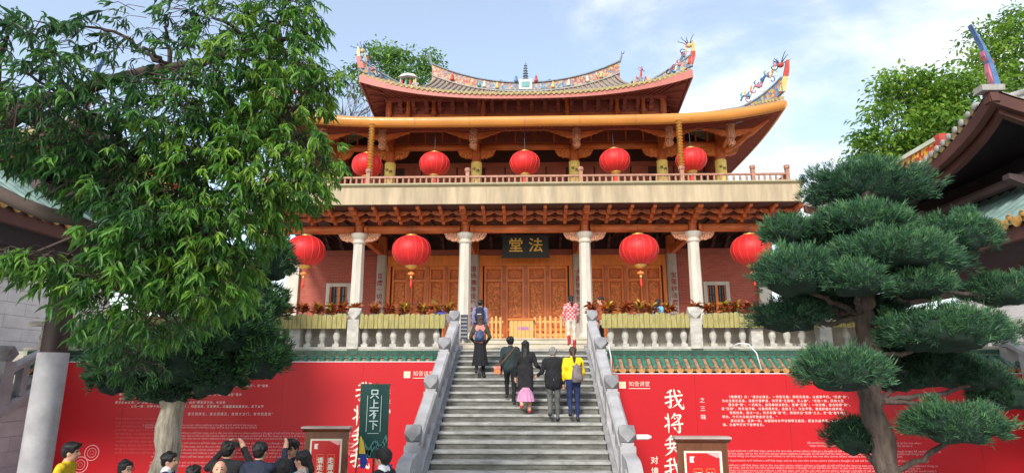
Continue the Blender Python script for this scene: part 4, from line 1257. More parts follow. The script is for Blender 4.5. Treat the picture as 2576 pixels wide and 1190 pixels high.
for i, (u, v, n) in enumerate(((2030, 1113, 90), (2036, 1120, 80), (1822, 1133, 175), (1822, 1139.5, 165), (1830, 1146, 140), (1830, 1157, 160), (1830, 1169, 170), (1832, 1175, 155), (1832, 1182, 165), (1834, 1188, 150))):
    pr(engline(n, i), .078, u, v, rb, 'print_faded', align='LEFT')
body_l = [(330, 944, '诸恶莫作众善奉行自净其意是诸佛教，法界有情同'), (335, 955, '一切有为法皆如梦幻泡影，如露亦如电应作如是观'),
          (300, 970, '凡所有相皆是虚妄“若见诸相”非相即见如来，无我之义，甚深难解，一切诸法缘生，我故说“无我”，故“我者'),
          (300, 981, '因缘“无我”，“无我一体”，大众当知，应如是观'), (300, 992, '是故佛言，我将“我”，诸众生故，当以善心，回向法界，利乐有情，从“我”至“众生”诸法'),
          (300, 1003, '有情无情，皆成佛道，功德无量，'), (290, 1012, '愿众生得离苦，行“无我”之道者，故“我”当奉行，令“众生”得安乐于法，令法常'),
          (330, 1022, '心香一瓣，供养十方诸佛，《愿诸有情》，同登觉岸，离苦得乐，功德圆满福慧增长。天下太平')]
for u, v, s_ in body_l: pr(s_, .074, u, v, lb, bold=.0008, align='LEFT')
pr('诸法因缘生，诸法因缘灭，我佛大沙门，常作如是说”', .085, 472, 1041, lb, align='LEFT')
for i, (u, v, n) in enumerate(((420, 1068, 100), (425, 1074, 95), (455, 1088, 175), (455, 1095, 170), (455, 1102, 120), (450, 1113, 175), (450, 1122, 170), (448, 1130, 175), (446, 1138, 170), (440, 1147, 160), (438, 1162, 150), (436, 1170, 140))):
    pr(engline(n, i + 3), .078, u - 60, v, lb, 'print_faded', align='LEFT')
for i in range(10):
    pr(engline(48, i), .085, 290, 1052 + i * 9.5, lb, 'print_motif', align='LEFT')
for u, v, r_ in ((202, 1168, .21), (231, 1138, .2)):
    p = on(u, v)
    for q in (r_, r_ * .62, r_ * .28):
        ring_ = [(p.x + q * math.cos(2 * math.pi * k / 24), p.z + q * math.sin(2 * math.pi * k / 24)) for k in range(24)]
        inn_ = [(p.x + q * .9 * math.cos(2 * math.pi * k / 24), p.z + q * .9 * math.sin(2 * math.pi * k / 24)) for k in range(24)]
        mb = MB()
        mb.add([(x, BY - .004, z) for x, z in ring_ + inn_], [(k, (k + 1) % 24, (k + 1) % 24 + 24, k + 24) for k in range(24)])
        mb.build('printed_medallion', 'print_faded', lb)
# ---- framed notices on stands and the green banner
def framed(label, x, y, w, h, lines, rz):
    t = thing('sign_stand', label, 'sign stand', (x, y, 0), 'framed notices on wooden stands', rz)
    M = T(x, y, 0, rz)
    def b(name, mb, m_): return put(name, mb.mesh(name, m_), M, t)
    top = h
    fw = .07
    b('frame_side', MB().box(-w / 2, -w / 2 + fw, -.04, .04, .0, top - .06), 'frame_wood'); b('frame_side', MB().box(w / 2 - fw, w / 2, -.04, .04, .0, top - .06), 'frame_wood')
    b('frame_top', MB().box(-w / 2 + fw, w / 2 - fw, -.04, .04, top - .15, top - .06), 'frame_wood')
    b('frame_bottom', MB().box(-w / 2 + fw, w / 2 - fw, -.04, .04, .55, .65), 'frame_wood')
    b('cornice', MB().prism([(-.05, top - .06), (-.10, top - .02), (-.10, top - .012), (.06, top - .012), (.06, top - .06)], 'x', -w / 2 - .03, w / 2 + .03), 'frame_wood')
    b('cornice_cap', MB().box(-w / 2 - .04, w / 2 + .04, -.11, .07, top - .012, top + .012), 'frame_cap')
    b('mount', MB().box(-w / 2 + fw, w / 2 - fw, -.022, .02, .65, top - .15), 'cream')
    p = b('poster', MB().box(-w / 2 + fw + .03, w / 2 - fw - .03, -.028, -.020, .68, top - .18), 'poster_red')
    for x0 in (-.12, .03):
        for q in ((x0, x0 + .005), (x0 + .10, x0 + .105)):
            b('column_rule', MB().box(q[0], q[1], -.032, -.029, .72, top - .36), 'tassel_bead')
        b('column_rule', MB().box(x0, x0 + .105, -.032, -.029, top - .365, top - .36), 'tassel_bead')
    for s_, xx in ((lines[0], .083), (lines[1], -.067)):
        put('lettering', text_mesh('\n'.join(s_), .088, .0015, 'cream', 1.02), M @ Matrix.Translation((xx, -.034, top - .40 - .045 * (len(s_)))) @ Matrix.Rotation(R(90), 4, 'X'), t)
    b('poster_mark', MB().prism([(-w / 2 + fw + .07, top - .29), (-w / 2 + fw + .12, top - .29), (-w / 2 + fw + .11, top - .25), (-w / 2 + fw + .13, top - .22), (-w / 2 + fw + .07, top - .22)], 'y', -.032, -.029), 'banner_print')
    b('poster_corner', MB().prism([(w / 2 - fw - .18, top - .182), (w / 2 - fw - .12, top - .21), (w / 2 - fw - .06, top - .235), (w / 2 - fw - .032, top - .23), (w / 2 - fw - .032, top - .182)], 'y', -.032, -.029), 'print_faded')
    for xx in (-w / 2 + .04, w / 2 - .04): b('foot', MB().box(xx - .04, xx + .04, -.25, .25, 0, .06), 'frame_wood')
    return t
framed('framed red notice on a dark wooden stand, left of the stairs beside the crowd', -2.66, 9.0, .60, 1.90, ('走廊佛道緩行', '请走右边上香'), 0)
framed('framed red notice on a dark wooden stand, right of the stairs', 2.30, 8.0, .60, 1.87, ('法殿清净', '福德无量'), 0)
fl = thing('green_banner', 'dark green vertical banner with four white characters and pale lotus print', 'banner', (-2.25, 10.1, 0))
FM = T(-2.28, 10.1, 0)
def fb(name, mb, m_): return put(name, mb.mesh(name, m_), FM, fl)
def wavy(x0, x1, z0, z1, y=0):
    rows = [[(x0 + (x1 - x0) * i / 8 , y + .012 * math.sin(i * .9 + j * .5), z0 + (z1 - z0) * j / 10) for i in range(9)] for j in range(11)]
    back = [[(a, b_ + .008, c) for a, b_, c in r] for r in rows]
    mb = MB(); mb.grid(rows); mb.grid([r[::-1] for r in back]); return mb
fb('cloth', wavy(-.235, .235, 1.35, 2.47), 'banner_green')
put('lettering', text_mesh('只\n上\n不\n下', .155, .003, 'banner_pale', 1.02), FM @ Matrix.Translation((.0, -.022, 2.08)) @ Matrix.Rotation(R(90), 4, 'X'), fl)
for q in ((-.115, -.107, 1.75, 2.30), (.107, .115, 1.75, 2.30), (-.09, .09, 1.72, 1.728)):
    fb('border', MB().box(q[0], q[1], -.024, -.02, q[2], q[3]), 'banner_pale')
q_ = random.Random(3)
for k in range(16):
    x = -.2 + .027 * k
    h = 1.50 + .06 * math.sin(k * .9) + .10 * max(0, k - 8) / 8
    fb('lotus_print', MB().prism([(x - .022, h - .05), (x + .02, h - .06 + q_.uniform(-.02, .02)), (x + .028, h + q_.uniform(0, .05)), (x, h + .05 + q_.uniform(0, .03)), (x - .026, h + q_.uniform(-.01, .03))], 'y', -.021, -.017), 'banner_motif')
for x in (-.11, -.06): fb('lotus_print', MB().box(x, x + .035, -.021, -.017, 1.37, 1.47), 'banner_motif')
fb('pole', MB().tube([(.02, .03, 0), (.02, .03, 2.5)], .018, 8), 'frame_wood')
fb('crossbar', MB().tube([(-.25, .02, 2.475), (.25, .02, 2.475)], .012, 6), 'frame_wood')
fb('base', MB().lathe([(.2, 0), (.2, .04), (.03, .07)], 14), 'frame_wood')
bf = MB().sweep([[(-1.98 + dx - w, 9.95, z), (-1.98 + dx + w, 9.95, z), (-1.98 + dx + w, 9.97, z), (-1.98 + dx - w, 9.97, z)] for dx, z, w in ((.02, 1.28, .035), (-.02, 1.1, .04), (-.04, .9, .04))])
tag(bf.build('blue_ribbon', 'flag_blue'), 'narrow blue ribbon hanging below the green banner', 'ribbon')
flg = thing('small_flag', 'small furled yellow and blue flag behind the left framed notice', 'flag', (-2.42, 9.4, 0))
MB().tube([(-2.42, 9.4, 0), (-2.30, 9.4, 1.75)], .01, 6).build('stick', 'frame_wood', flg)
MB().sweep([[(-2.30 + a, 9.39, z), (-2.30 + b_, 9.39, z), (-2.30 + b_, 9.41, z), (-2.30 + a, 9.41, z)] for a, b_, z in ((0, .02, 1.74), (0, .07, 1.6), (.0, .09, 1.5))]).build('cloth', 'flag_yellow', flg)
MB().sweep([[(-2.30 + a, 9.39, z), (-2.30 + b_, 9.39, z), (-2.30 + b_, 9.41, z), (-2.30 + a, 9.41, z)] for a, b_, z in ((.02, .09, 1.5), (.02, .13, 1.38), (.03, .09, 1.3))]).build('cloth', 'flag_blue', flg)

# ================================================================ barrier, box and cloth tables on the hall floor
FZ = HZ + .04
def pickets(label, x0, x1, n):
    t = thing('picket_barrier', label, 'barrier', ((x0 + x1) / 2, 21.7, FZ), 'low picket barriers')
    for k in range(n):
        x = x0 + (x1 - x0) * k / (n - 1)
        MB().box(x - .035, x + .035, 21.68, 21.72, FZ + .03, FZ + .78 + .03 * (k % 2)).build('picket', 'barrier_wood', t)
    for z in (.12, .58): MB().box(x0 - .1, x1 + .1, 21.725, 21.755, FZ + z, FZ + z + .07).build('rail', 'barrier_wood', t)
    for x in (x0, x1): MB().box(x - .04, x + .04, 21.55, 21.95, FZ, FZ + .04).build('foot', 'barrier_wood', t)
pickets('low pale wooden picket barrier to the right of the wooden box', .36, 1.62, 8)
pickets('low pale wooden picket barrier to the left of the wooden box', -1.45, -.85, 5)
bx = thing('wooden_box', 'plain wooden box with small purple lettering before the central doors', 'box', (-.1, 21.7, FZ))
MB().box(-.52, .30, 21.5, 21.95, FZ, FZ + .66).build('body', 'barrier_wood', bx)
MB().box(-.56, .34, 21.46, 21.99, FZ + .66, FZ + .70).build('lid', 'door_wood', bx)
for k in range(1, 6): MB().box(-.52 + .136 * k - .004, -.52 + .136 * k + .004, 21.496, 21.51, FZ + .02, FZ + .64).build('board_joint', 'frame_wood', bx)
text('功德箱', .13, -.05, 21.494, FZ + .36, bx, 'purple_ink', .002)
rk = thing('notice_rack', 'dark speckled notice rack beside the column left of the stair head', 'rack', (-2.0, 20.6, TZ))
MB().box(-2.12, -1.88, 20.55, 20.62, TZ + .5, TZ + 1.3).build('panel', 'mos_dark', rk)
for k in range(6): MB().box(-2.1, -1.9, 20.53, 20.548, TZ + .56 + .12 * k, TZ + .6 + .12 * k).build('slip', 'tile_pale_grey', rk)
for x in (-2.1, -1.9): MB().box(x - .02, x + .02, 20.56, 20.62, TZ, TZ + .5).build('leg', 'mos_dark', rk)
for i, (x, lb_) in enumerate(((5.55, 'table hung with bright yellow cloth behind the right terrace balusters, nearer the stairs'), (7.3, 'table hung with bright yellow cloth behind the right terrace balusters, farther right'))):
    t = thing('cloth_table', lb_, 'table', (x, 19.8, TZ), 'yellow cloth tables')
    rows = []
    n = 40
    loop = [(-.7, -.3), (.7, -.3), (.7, .3), (-.7, .3)]
    secs = []
    for z, k_ in ((.0, 1.05), (.4, 1.0), (.75, .98)):
        r_ = []
        for s0 in range(4):
            a, b_ = loop[s0], loop[(s0 + 1) % 4]
            for j in range(10):
                q = j / 10
                w_ = .03 * math.sin(j * 2.2 + s0) * (1 - z / .8)
                r_.append((x + (a[0] + (b_[0] - a[0]) * q) * k_, 19.8 + (a[1] + (b_[1] - a[1]) * q) * k_ + w_, TZ + .02 + z))
        secs.append(r_)
    MB().sweep(secs).build('cloth', 'yellow_robe', t, 30)
ext = thing('fire_extinguisher', 'small red extinguisher standing on the terrace behind the left balusters', 'extinguisher', (-4.3, 20.2, TZ))
MB().lathe([(.08, 0), (.085, .4), (.06, .48), (.02, .52)], 12).build('cylinder', 'lantern_red', ext, 40).matrix_basis = T(-4.3, 20.2, TZ)
MB().box(-4.34, -4.22, 20.18, 20.22, TZ + .52, TZ + .57).build('handle', 'mos_dark', ext)

# ================================================================ side stairs, side walls
for sx in (-1, 1):
    side = 'left' if sx < 0 else 'right'
    xw = sx * 13.05
    ss = thing('side_staircase', 'grey stone side stair wall with sloping balustrade at the far %s' % side, 'staircase', (xw, 15, 0), 'side stairs')
    yt, yb = 17.5, 9.8
    sl = .45
    def zs(y): return TZ - .62 + (y - 17.3) * sl
    MB().prism([(yb, 0), (yt, 0), (yt, zs(yt)), (yb, max(.05, zs(yb)))], 'x', xw + sx * .05, xw + sx * .5).build('wall_core', 'wall_joint', ss)
    # coursed blocks on the courtyard face
    hgt = .37
    z = 0
    r_i = 0
    while z < 3.2:
        y = yb - (.6 if r_i % 2 else 0)
        while y < yt:
            y1 = min(y + 1.25, yt)
            a = max(y, yb)
            if y1 - a > .1:
                def cl(yy): return min(z + hgt - .008, zs(yy) - .22)
                za, zb = cl(a), cl(y1 - .008)
                if zb > z + .03:
                    if za < z: a = (z - .0 + .22 - (TZ - .62)) / sl + 17.3; za = z + .002
                    pol = [(a, z), (y1 - .008, z), (y1 - .008, zb), (a, za)]
                    ym = (z + hgt - .008 + .22 - (TZ - .62)) / sl + 17.3
                    if a < ym < y1 - .008: pol = [(a, z), (y1 - .008, z), (y1 - .008, zb), (ym, z + hgt - .008), (a, za)]
                    p0, p1 = sorted((xw - sx * rnd.uniform(.0, .008), xw + sx * .05))
                    MB().prism(pol, 'x', p0, p1).build('stone_block', 'wall_block', ss)
            y += 1.25
        z += hgt
        r_i += 1
    for k in range(17):
        y = yb + .3 + k * .42
        zz = zs(y) - .05
        if zz > .1: MB().box(min(xw + sx * .5, xw + sx * 3.2), max(xw + sx * .5, xw + sx * 3.2), y, y + .44, max(0, zz - .35), zz).build('step', 'tread_stone', ss)
    pys = [17.3, 15.45, 13.6, 11.75]
    MB().sweep([[(xw - .2, y, z_ - .22), (xw + .2, y, z_ - .22), (xw + .2, y, z_), (xw - .2, y, z_)] for y, z_ in ((yt, zs(yt)), (11.0, zs(11.0)))]).build('string_course', 'granite_pale', ss)
    for y in pys:
        z_ = zs(y)
        o = MB().box(xw - .17, xw + .17, y - .17, y + .17, z_ - .1, z_ + 1.12).build('post', 'granite_pale', ss)
        put('post_head', post_head(.19).mesh('post_head', 'granite'), T(xw, y, z_ + 1.31), o)
    for a, b_ in zip(pys[1:], pys[:-1]):
        sloped_rail(xw, a + .17, b_ - .17, zs(a) + .85, zs(b_) + .70, .15, .16).build('hand_rail', 'granite_pale', ss)
        for k in (1, 2):
            y = a + (b_ - a) * k / 3
            MB().box(xw - .1, xw + .1, y - .1, y + .1, zs(y) - .02, zs(y) + .85).build('baluster', 'granite_pale', ss)
    # tall wall behind the stair
    tw = thing('side_wall', 'tall pale stone wall with a sloping moulding behind the %s side stair' % side, 'wall', (sx * 16.6, 16, 0), 'side walls')
    MB().box(min(sx * 16.6, sx * 17), max(sx * 16.6, sx * 17), 8, 24, 0, 6.2).build('wall_core', 'wall_joint', tw)
    for j in range(15):
        for i in range(10):
            y = 8 + i * 1.6 + (.8 if j % 2 else 0)
            y1 = min(y + 1.59, 24)
            p0, p1 = sorted((sx * 16.55, sx * 16.6))
            MB().box(p0, p1, y, y1, .02 + j * .41, .42 + j * .41).build('stone_block', 'wall_block', tw)
    MB().sweep([[(sx * 16.6, y, z_), (sx * 16.44, y, z_), (sx * 16.44, y, z_ + .16), (sx * 16.6, y, z_ + .2)][::sx] for y, z_ in ((9, 1.2), (20, 6.1))]).build('moulding', 'granite', tw)

# ================================================================ side halls
def side_hall(sx, dy, zlo, zup, side):
    xe, xl = 6.9, 7.2
    t = thing('side_hall', 'dark timbered side hall with upswept tiled eaves cut by the %s edge of the picture' % side, 'hall', (sx * 10.5, 11.5 + dy, 0), 'side halls')
    Xc, Wd = sx * (xe + 4.2), 4.2
    Yc, D = 11.45 + dy, 3.0
    # upper roof
    o_ = ring(Wd, D, Yc, zup, .62, 2.4, 24, Xc, .1)
    top = ring(Wd * .35, D * .3, Yc, zup + 1.35, 0, 1, 24, Xc)
    rf = between(shift(o_, .08), top, 'upper_roof', 'rib_tile', t)
    fs_ = MB()
    for row, (dx, dy_) in zip(o_, ((0, -1), (1, 0), (0, 1), (-1, 0))):
        fs_.sweep([[(x - dx * .12, y - dy_ * .12, z + .05), (x, y, z + .05), (x - dx * .02, y - dy_ * .02, z - .12), (x - dx * .14, y - dy_ * .14, z - .12)] for x, y, z in row])
    fs_.build('eave_board', 'hall_brown', rf)
    fs2 = MB()
    for row, (dx, dy_) in zip(shift(o_, -.12, .955, (Xc, Yc)), ((0, -1), (1, 0), (0, 1), (-1, 0))):
        fs2.sweep([[(x - dx * .1, y - dy_ * .1, z), (x, y, z), (x, y, z - .13), (x - dx * .1, y - dy_ * .1, z - .13)] for x, y, z in row])
    fs2.build('eave_board', 'hall_brown', rf)
    between(ring(Wd * .6, D * .55, Yc, zup + .2, 0, 1, 24, Xc), shift(o_, -.02, .98, (Xc, Yc)), 'eave_soffit', 'dark_hall', rf)
    te = MB().lathe([(.055, 0), (.06, .02), (.04, .035)], 9).mesh('tile_end', 'tile_pale_grey', True)
    dm = MB().prism([(-.075, .04), (-.06, -.03), (0, -.07), (.06, -.03), (.075, .04)], 'y', -.012, .012).mesh('drip_tile', 'old_tile')
    rt = MB().tube([(0, .0, 0), (0, .9, .28)], .05, 6).mesh('barrel_tile', 'tile_pale_grey', True)
    n = 38
    for k in range(2, n - 1):               # courtyard side
        tt = -1 + 2 * k / n
        y = Yc + tt * D
        z = zup + .62 * abs(tt) ** 2.4 + .12
        rot = Matrix.Rotation(R(90) * (1 if sx < 0 else -1), 4, 'Z')
        put('tile_end', te, Matrix.Translation((sx * (xe - .02), y, z)) @ rot @ Matrix.Rotation(R(90), 4, 'X'), rf)
        put('barrel_tile', rt, Matrix.Translation((sx * xe, y, z)) @ rot, rf)
        put('drip_tile', dm, Matrix.Translation((sx * (xe - .01), y + D / n, z - .06)) @ rot, rf)
    for k in range(3, 26):                  # end facing the picture
        tt = -1 + 2 * (k + .5) / 52
        x = Xc - sx * (-tt) * Wd * 1.0
        z = zup + .62 * abs(tt) ** 2.4 + .12
        put('tile_end', te, Matrix.Translation((x, Yc - D - .06, z)) @ Matrix.Rotation(R(90), 4, 'X'), rf)
        put('barrel_tile', rt, Matrix.Translation((x, Yc - D - .04, z)), rf)
        put('drip_tile', dm, Matrix.Translation((x + .08, Yc - D - .07, z - .06)), rf)
    # corner horn
    e = Vector((sx * (xe - .05), Yc - D - .05, zup + .62 + .12))
    MB().sweep([[e + Vector((-sx * dx - w, -.04, dz)), e + Vector((-sx * dx + w, -.04, dz)), e + Vector((-sx * dx + w, .04, dz)), e + Vector((-sx * dx - w, .04, dz))] for dx, dz, w in ((-.10, .0, .045), (-.085, .2, .036), (-.05, .42, .03), (.0, .65, .02), (.07, .85, .012), (.12, .98, .004))]).build('corner_horn', 'mos_blue', rf)
    MB().sweep([[e + Vector((-sx * dx - w, -.03, dz)), e + Vector((-sx * dx + w, -.03, dz)), e + Vector((-sx * dx + w, .05, dz)), e + Vector((-sx * dx - w, .05, dz))] for dx, dz, w in ((-.07, .02, .015), (-.03, .22, .02), (-.075, .38, .045), (-.02, .48, .03), (.0, .56, .008))]).build('corner_horn', 'mos_pink', rf)
    MB().box(e.x - .16, e.x + .16, e.y - .08, e.y + .1, e.z - .09, e.z + .0).build('horn_foot', 'tile_pale_grey', rf)
    # decorated ridge on the slope
    xr = sx * 7.75
    wallstrip([(xr, Yc - .55 + .3 * k, zup + .66 - .0 * k) for k in range(10)], .06, -.35, .22, 'slope_ridge', 'mosaic_red', rf, 'grout')
    MB().box(xr - .08, xr + .08, Yc - .68, Yc - .54, zup + .52, zup + .98).build('ridge_end', 'mos_red', rf)
    # wall body between the two roofs
    MB().box(min(sx * 8.4, sx * 15), max(sx * 8.4, sx * 15), Yc - 1.7, Yc + 2.2, zlo - .1, zup + .3).build('hall_wall', 'dark_hall', t)
    for z_, x_ in ((zup - .32, 7.9), (zup - .75, 8.1)):
        MB().tube([(sx * x_, Yc - D + .4, z_), (sx * x_, Yc + D, z_)], .09, 8).build('purlin', 'hall_beam', t)
        MB().tube([(sx * x_, Yc - D + .7, z_ - .05), (sx * 15, Yc - D + .7, z_ - .05)], .08, 8).build('purlin', 'hall_beam', t)
    for y in (Yc - 2.1, Yc + .1, Yc + 2.3):
        MB().prism([(sx * 8.4, zup - .8), (sx * 7.9, zup - .5), (sx * 7.6, zup - .36), (sx * 7.6, zup - .28), (sx * 8.4, zup - .4)][::sx], 'y', y - .07, y + .07).build('eave_bracket', 'hall_beam', t)
    # lower pent roof
    pr_ = MB().sweep([[(sx * xl, y, zlo), (sx * 8.6, y, zlo + .92), (sx * 8.6, y, zlo + .80), (sx * xl, y, zlo - .06)][::sx] for y in (6.2 + dy, 16.0 + dy)]).build('pent_roof', 'glaze_pale', t)
    tb_ = along((0, 0), (1.45, .95), [(math.cos(a) * .075, math.sin(a) * .075) for a in [math.pi * k / 6 for k in range(7)]]).mesh('barrel_tile', 'glaze_pale', 50)
    rot = Matrix.Rotation(R(90) * (1 if sx < 0 else -1), 4, 'Z')
    te2 = MB().lathe([(.052, 0), (.055, .012), (.04, .02)], 10).mesh('tile_end', 'glaze_yellow', True)
    dm2 = MB().prism([(-.1, .05), (-.085, -.03), (-.03, -.085), (0, -.1), (.03, -.085), (.085, -.03), (.1, .05)], 'y', -.015, .015).mesh('drip_tile', 'glaze_yellow')
    y = 6.4 + dy
    while y < 15.8 + dy:
        put('barrel_tile', tb_, Matrix.Translation((sx * xl, y, zlo + .02)) @ rot, pr_)
        put('tile_end', te2, Matrix.Translation((sx * (xl - .01), y, zlo + .05)) @ rot @ Matrix.Rotation(R(90), 4, 'X'), pr_)
        put('drip_tile', dm2, Matrix.Translation((sx * (xl - .015), y + .125, zlo - .02)) @ rot, pr_)
        y += .25
    MB().box(min(sx * 7.24, sx * 7.34), max(sx * 7.24, sx * 7.34), 6.2 + dy, 16 + dy, zlo - .28, zlo - .07).build('eave_board', 'hall_brown', t)
    MB().box(min(sx * 7.3, sx * 9), max(sx * 7.3, sx * 9), 6.2 + dy, 16 + dy, zlo - .12, zlo - .09).build('pent_soffit', 'dark_hall', t)
    MB().box(min(sx * 8.05, sx * 8.25), max(sx * 8.05, sx * 8.25), 6.2 + dy, 16 + dy, zlo - .75, zlo - .4).build('porch_beam', 'hall_beam', t)
    for y in ((10.7, 14.6) if sx < 0 else ()):
        o = MB().lathe([(.2, 3.0), (.19, zlo - .3)], 18).build('porch_pillar', 'pillar_brown', t, 40)
        o.matrix_basis = T(sx * 8.12, y, 0)
        o.matrix_parent_inverse = wm(t).inverted()
        p2 = MB().lathe([(.24, 0), (.235, 3.0)], 20).build('pillar_base', 'granite_pale', t, 40)
        p2.matrix_basis = T(sx * 8.12, y, 0)
side_hall(1, 0.0, 4.80, 5.93, 'right')
side_hall(-1, .6, 5.02, 6.0, 'left')
# ================================================================ foliage
def frames(dirs, droll):
    """orthonormal frames (n,3,3): columns side, forward, normal"""
    f = dirs / np.linalg.norm(dirs, axis=1, keepdims=True)
    ref = np.where(np.abs(f[:, 2:3]) > .95, np.array([[1., 0, 0]]), np.array([[0, 0, 1.]]))
    s = np.cross(f, ref); s /= np.linalg.norm(s, axis=1, keepdims=True)
    n = np.cross(s, f)
    c, q = np.cos(droll)[:, None], np.sin(droll)[:, None]
    s2, n2 = s * c + n * q, n * c - s * q
    return np.stack([s2, f, n2], axis=2)
LEAF_V = np.array([[0, 0, 0], [-.5, .28, .10], [0, .30, 0], [.5, .28, .10], [-.42, .62, .05], [0, .64, -.06], [.42, .62, .05], [0, 1, -.22]], float)
LEAF_F = np.array([[0, 2, 1], [0, 3, 2], [1, 2, 4], [2, 5, 4], [2, 3, 5], [3, 6, 5], [4, 5, 7], [5, 6, 7]])
NEED_V = np.array([[-.5, 0, 0], [.5, 0, 0], [.42, .55, .06], [-.42, .55, .06], [0, 1, .0]], float)
NEED_F = np.array([[0, 1, 2], [0, 2, 3], [3, 2, 4]])
def leaf_mesh(name, P, dirs, length, width, mats, tint, tv=LEAF_V, tf=LEAF_F, roll=.6):
    n = len(P)
    Rm = frames(dirs, rng.normal(0, roll, n))
    V = np.repeat(tv[None], n, 0).copy()
    V[:, :, 0] *= width[:, None]; V[:, :, 1] *= length[:, None]; V[:, :, 2] *= length[:, None]
    V = np.einsum('nij,nkj->nki', Rm, V) + P[:, None, :]
    F = (tf[None] + (np.arange(n) * len(tv))[:, None, None]).reshape(-1, 3)
    return npmesh(name, V.reshape(-1, 3), F, mats, np.repeat(tint, len(tv)))
def blob_world(b):
    """(u, v, ru, rv, Y, depth) -> centre and radii in metres"""
    u, v, ru, rv, Y, dp = b
    c = at(u, v, Y)
    k = (at(u + 10, v, Y) - at(u, v, Y)).length / 10
    kv = (at(u, v + 10, Y) - at(u, v, Y)).length / 10
    return np.array(c), np.array([ru * k, dp, rv * kv])
def fatten(pads, a, b_): return [(p[0], p[1], p[2] * a, p[3] * b_) + tuple(p[4:]) for p in pads]
def in_ball(n, shell=.0):
    d = rng.normal(size=(n, 3)); d /= np.linalg.norm(d, axis=1, keepdims=True)
    r = (shell + (1 - shell) * rng.random((n, 1))) ** (1 / 3.)
    return d * r
def limb(pts, r0, r1, name, m_, parent, wob=.04, n=9, seed=1):
    q = random.Random(seed)
    pts = [Vector(p) for p in pts]
    out = []
    tot = 6 * (len(pts) - 1)
    for i in range(len(pts) - 1):
        for k in range(6):
            t = k / 6
            p0 = pts[max(i - 1, 0)]; p1 = pts[i]; p2 = pts[i + 1]; p3 = pts[min(i + 2, len(pts) - 1)]
            p = .5 * ((2 * p1) + (p2 - p0) * t + (2 * p0 - 5 * p1 + 4 * p2 - p3) * t * t + (3 * p1 - p0 - 3 * p2 + p3) * t ** 3)
            out.append(p + Vector((q.uniform(-wob, wob), q.uniform(-wob, wob), q.uniform(-wob, wob))) * (1 if out else 0))
    out.append(pts[-1])
    rad = [(r0 + (r1 - r0) * (k / (len(out) - 1)) ** .8) * q.uniform(.92, 1.08) for k in range(len(out))]
    return MB().tube(out, rad, n).build(name, m_, parent, True)

# ---- cloud-pruned podocarpus
def cloud_pine(label, base, trunk_pts, r0, pads, group, seed, barkm, nl=(.04, .082), nw=(.0045, .0085), lm='leaf_pine', nk=15, dens=640):
    t = thing('clipped_pine', label, 'tree', base, group)
    limb(trunk_pts, r0, r0 * .45, 'trunk', barkm, t, .03, 12, seed)
    tp = [Vector(p) for p in trunk_pts]
    P_, D_, L_, W_, T_ = [], [], [], [], []
    for i, b in enumerate(pads):
        c, r = blob_world(b[:6])
        dark = b[6] if len(b) > 6 else 0.0
        # limb from the trunk to the pad
        k = min(range(len(tp)), key=lambda j: (tp[j] - Vector(c)).length + (0.0 if tp[j].z < c[2] + .2 else 1.0))
        mid = tp[k].lerp(Vector(c), .5) + Vector((0, 0, -.08))
        limb([tp[k], mid, Vector(c) - Vector((0, 0, r[2] * .3))], r0 * .2, .025, 'branch', barkm, t, .02, 7, seed + i)
        # lumpy inner mass in the dark colour of shaded foliage
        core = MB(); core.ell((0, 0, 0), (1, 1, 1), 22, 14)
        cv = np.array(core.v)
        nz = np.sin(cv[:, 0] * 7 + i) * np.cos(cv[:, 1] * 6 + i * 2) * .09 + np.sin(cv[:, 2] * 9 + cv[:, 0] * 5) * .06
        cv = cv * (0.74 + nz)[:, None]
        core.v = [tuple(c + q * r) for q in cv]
        core.build('inner_mass', 'pine_shade_core', t, True)
        # tufts: groups of needles round shoot tips spread over the pad
        area = r[0] * r[2] + r[0] * r[1]
        ns = int(dens * max(.35, min(2.6, area / .35)))
        d = rng.normal(size=(ns, 3)); d /= np.linalg.norm(d, axis=1, keepdims=True)
        d[:, 2] = np.where(d[:, 2] < -.55, -d[:, 2] * .6, d[:, 2])
        rr = rng.uniform(.74, 1.0, (ns, 1)) * (1 + .16 * np.sin(d[:, :1] * 6 + i) * np.cos(d[:, 1:2] * 5 + 2 * i) + .07 * np.sin(d[:, 2:] * 11 + d[:, :1] * 9))
        tips = c + d * rr * r
        tips[:, 2] += np.where(d[:, 2] < 0, .06 * r[2], 0)
        up = d * np.array([1, 1, .8]) + np.array([0, 0, .55])
        up /= np.linalg.norm(up, axis=1, keepdims=True)
        P = np.repeat(tips, nk, 0) + rng.normal(0, .018, (ns * nk, 3))
        Dd = np.repeat(up, nk, 0) + rng.normal(0, .40, (ns * nk, 3))
        P_.append(P); D_.append(Dd)
        L_.append(rng.uniform(*nl, ns * nk)); W_.append(rng.uniform(*nw, ns * nk))
        base_t = np.clip(.42 + .25 * rng.normal(size=ns) + .22 * d[:, 2] - dark, 0, 1)  # pad tops tinted lighter, undersides darker: light painted into the leaves
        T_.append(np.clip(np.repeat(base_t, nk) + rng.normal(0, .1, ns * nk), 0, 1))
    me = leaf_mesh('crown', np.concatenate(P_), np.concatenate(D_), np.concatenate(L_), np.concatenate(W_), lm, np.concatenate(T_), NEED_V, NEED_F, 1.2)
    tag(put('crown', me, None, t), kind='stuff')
    return t
YR = 7.0
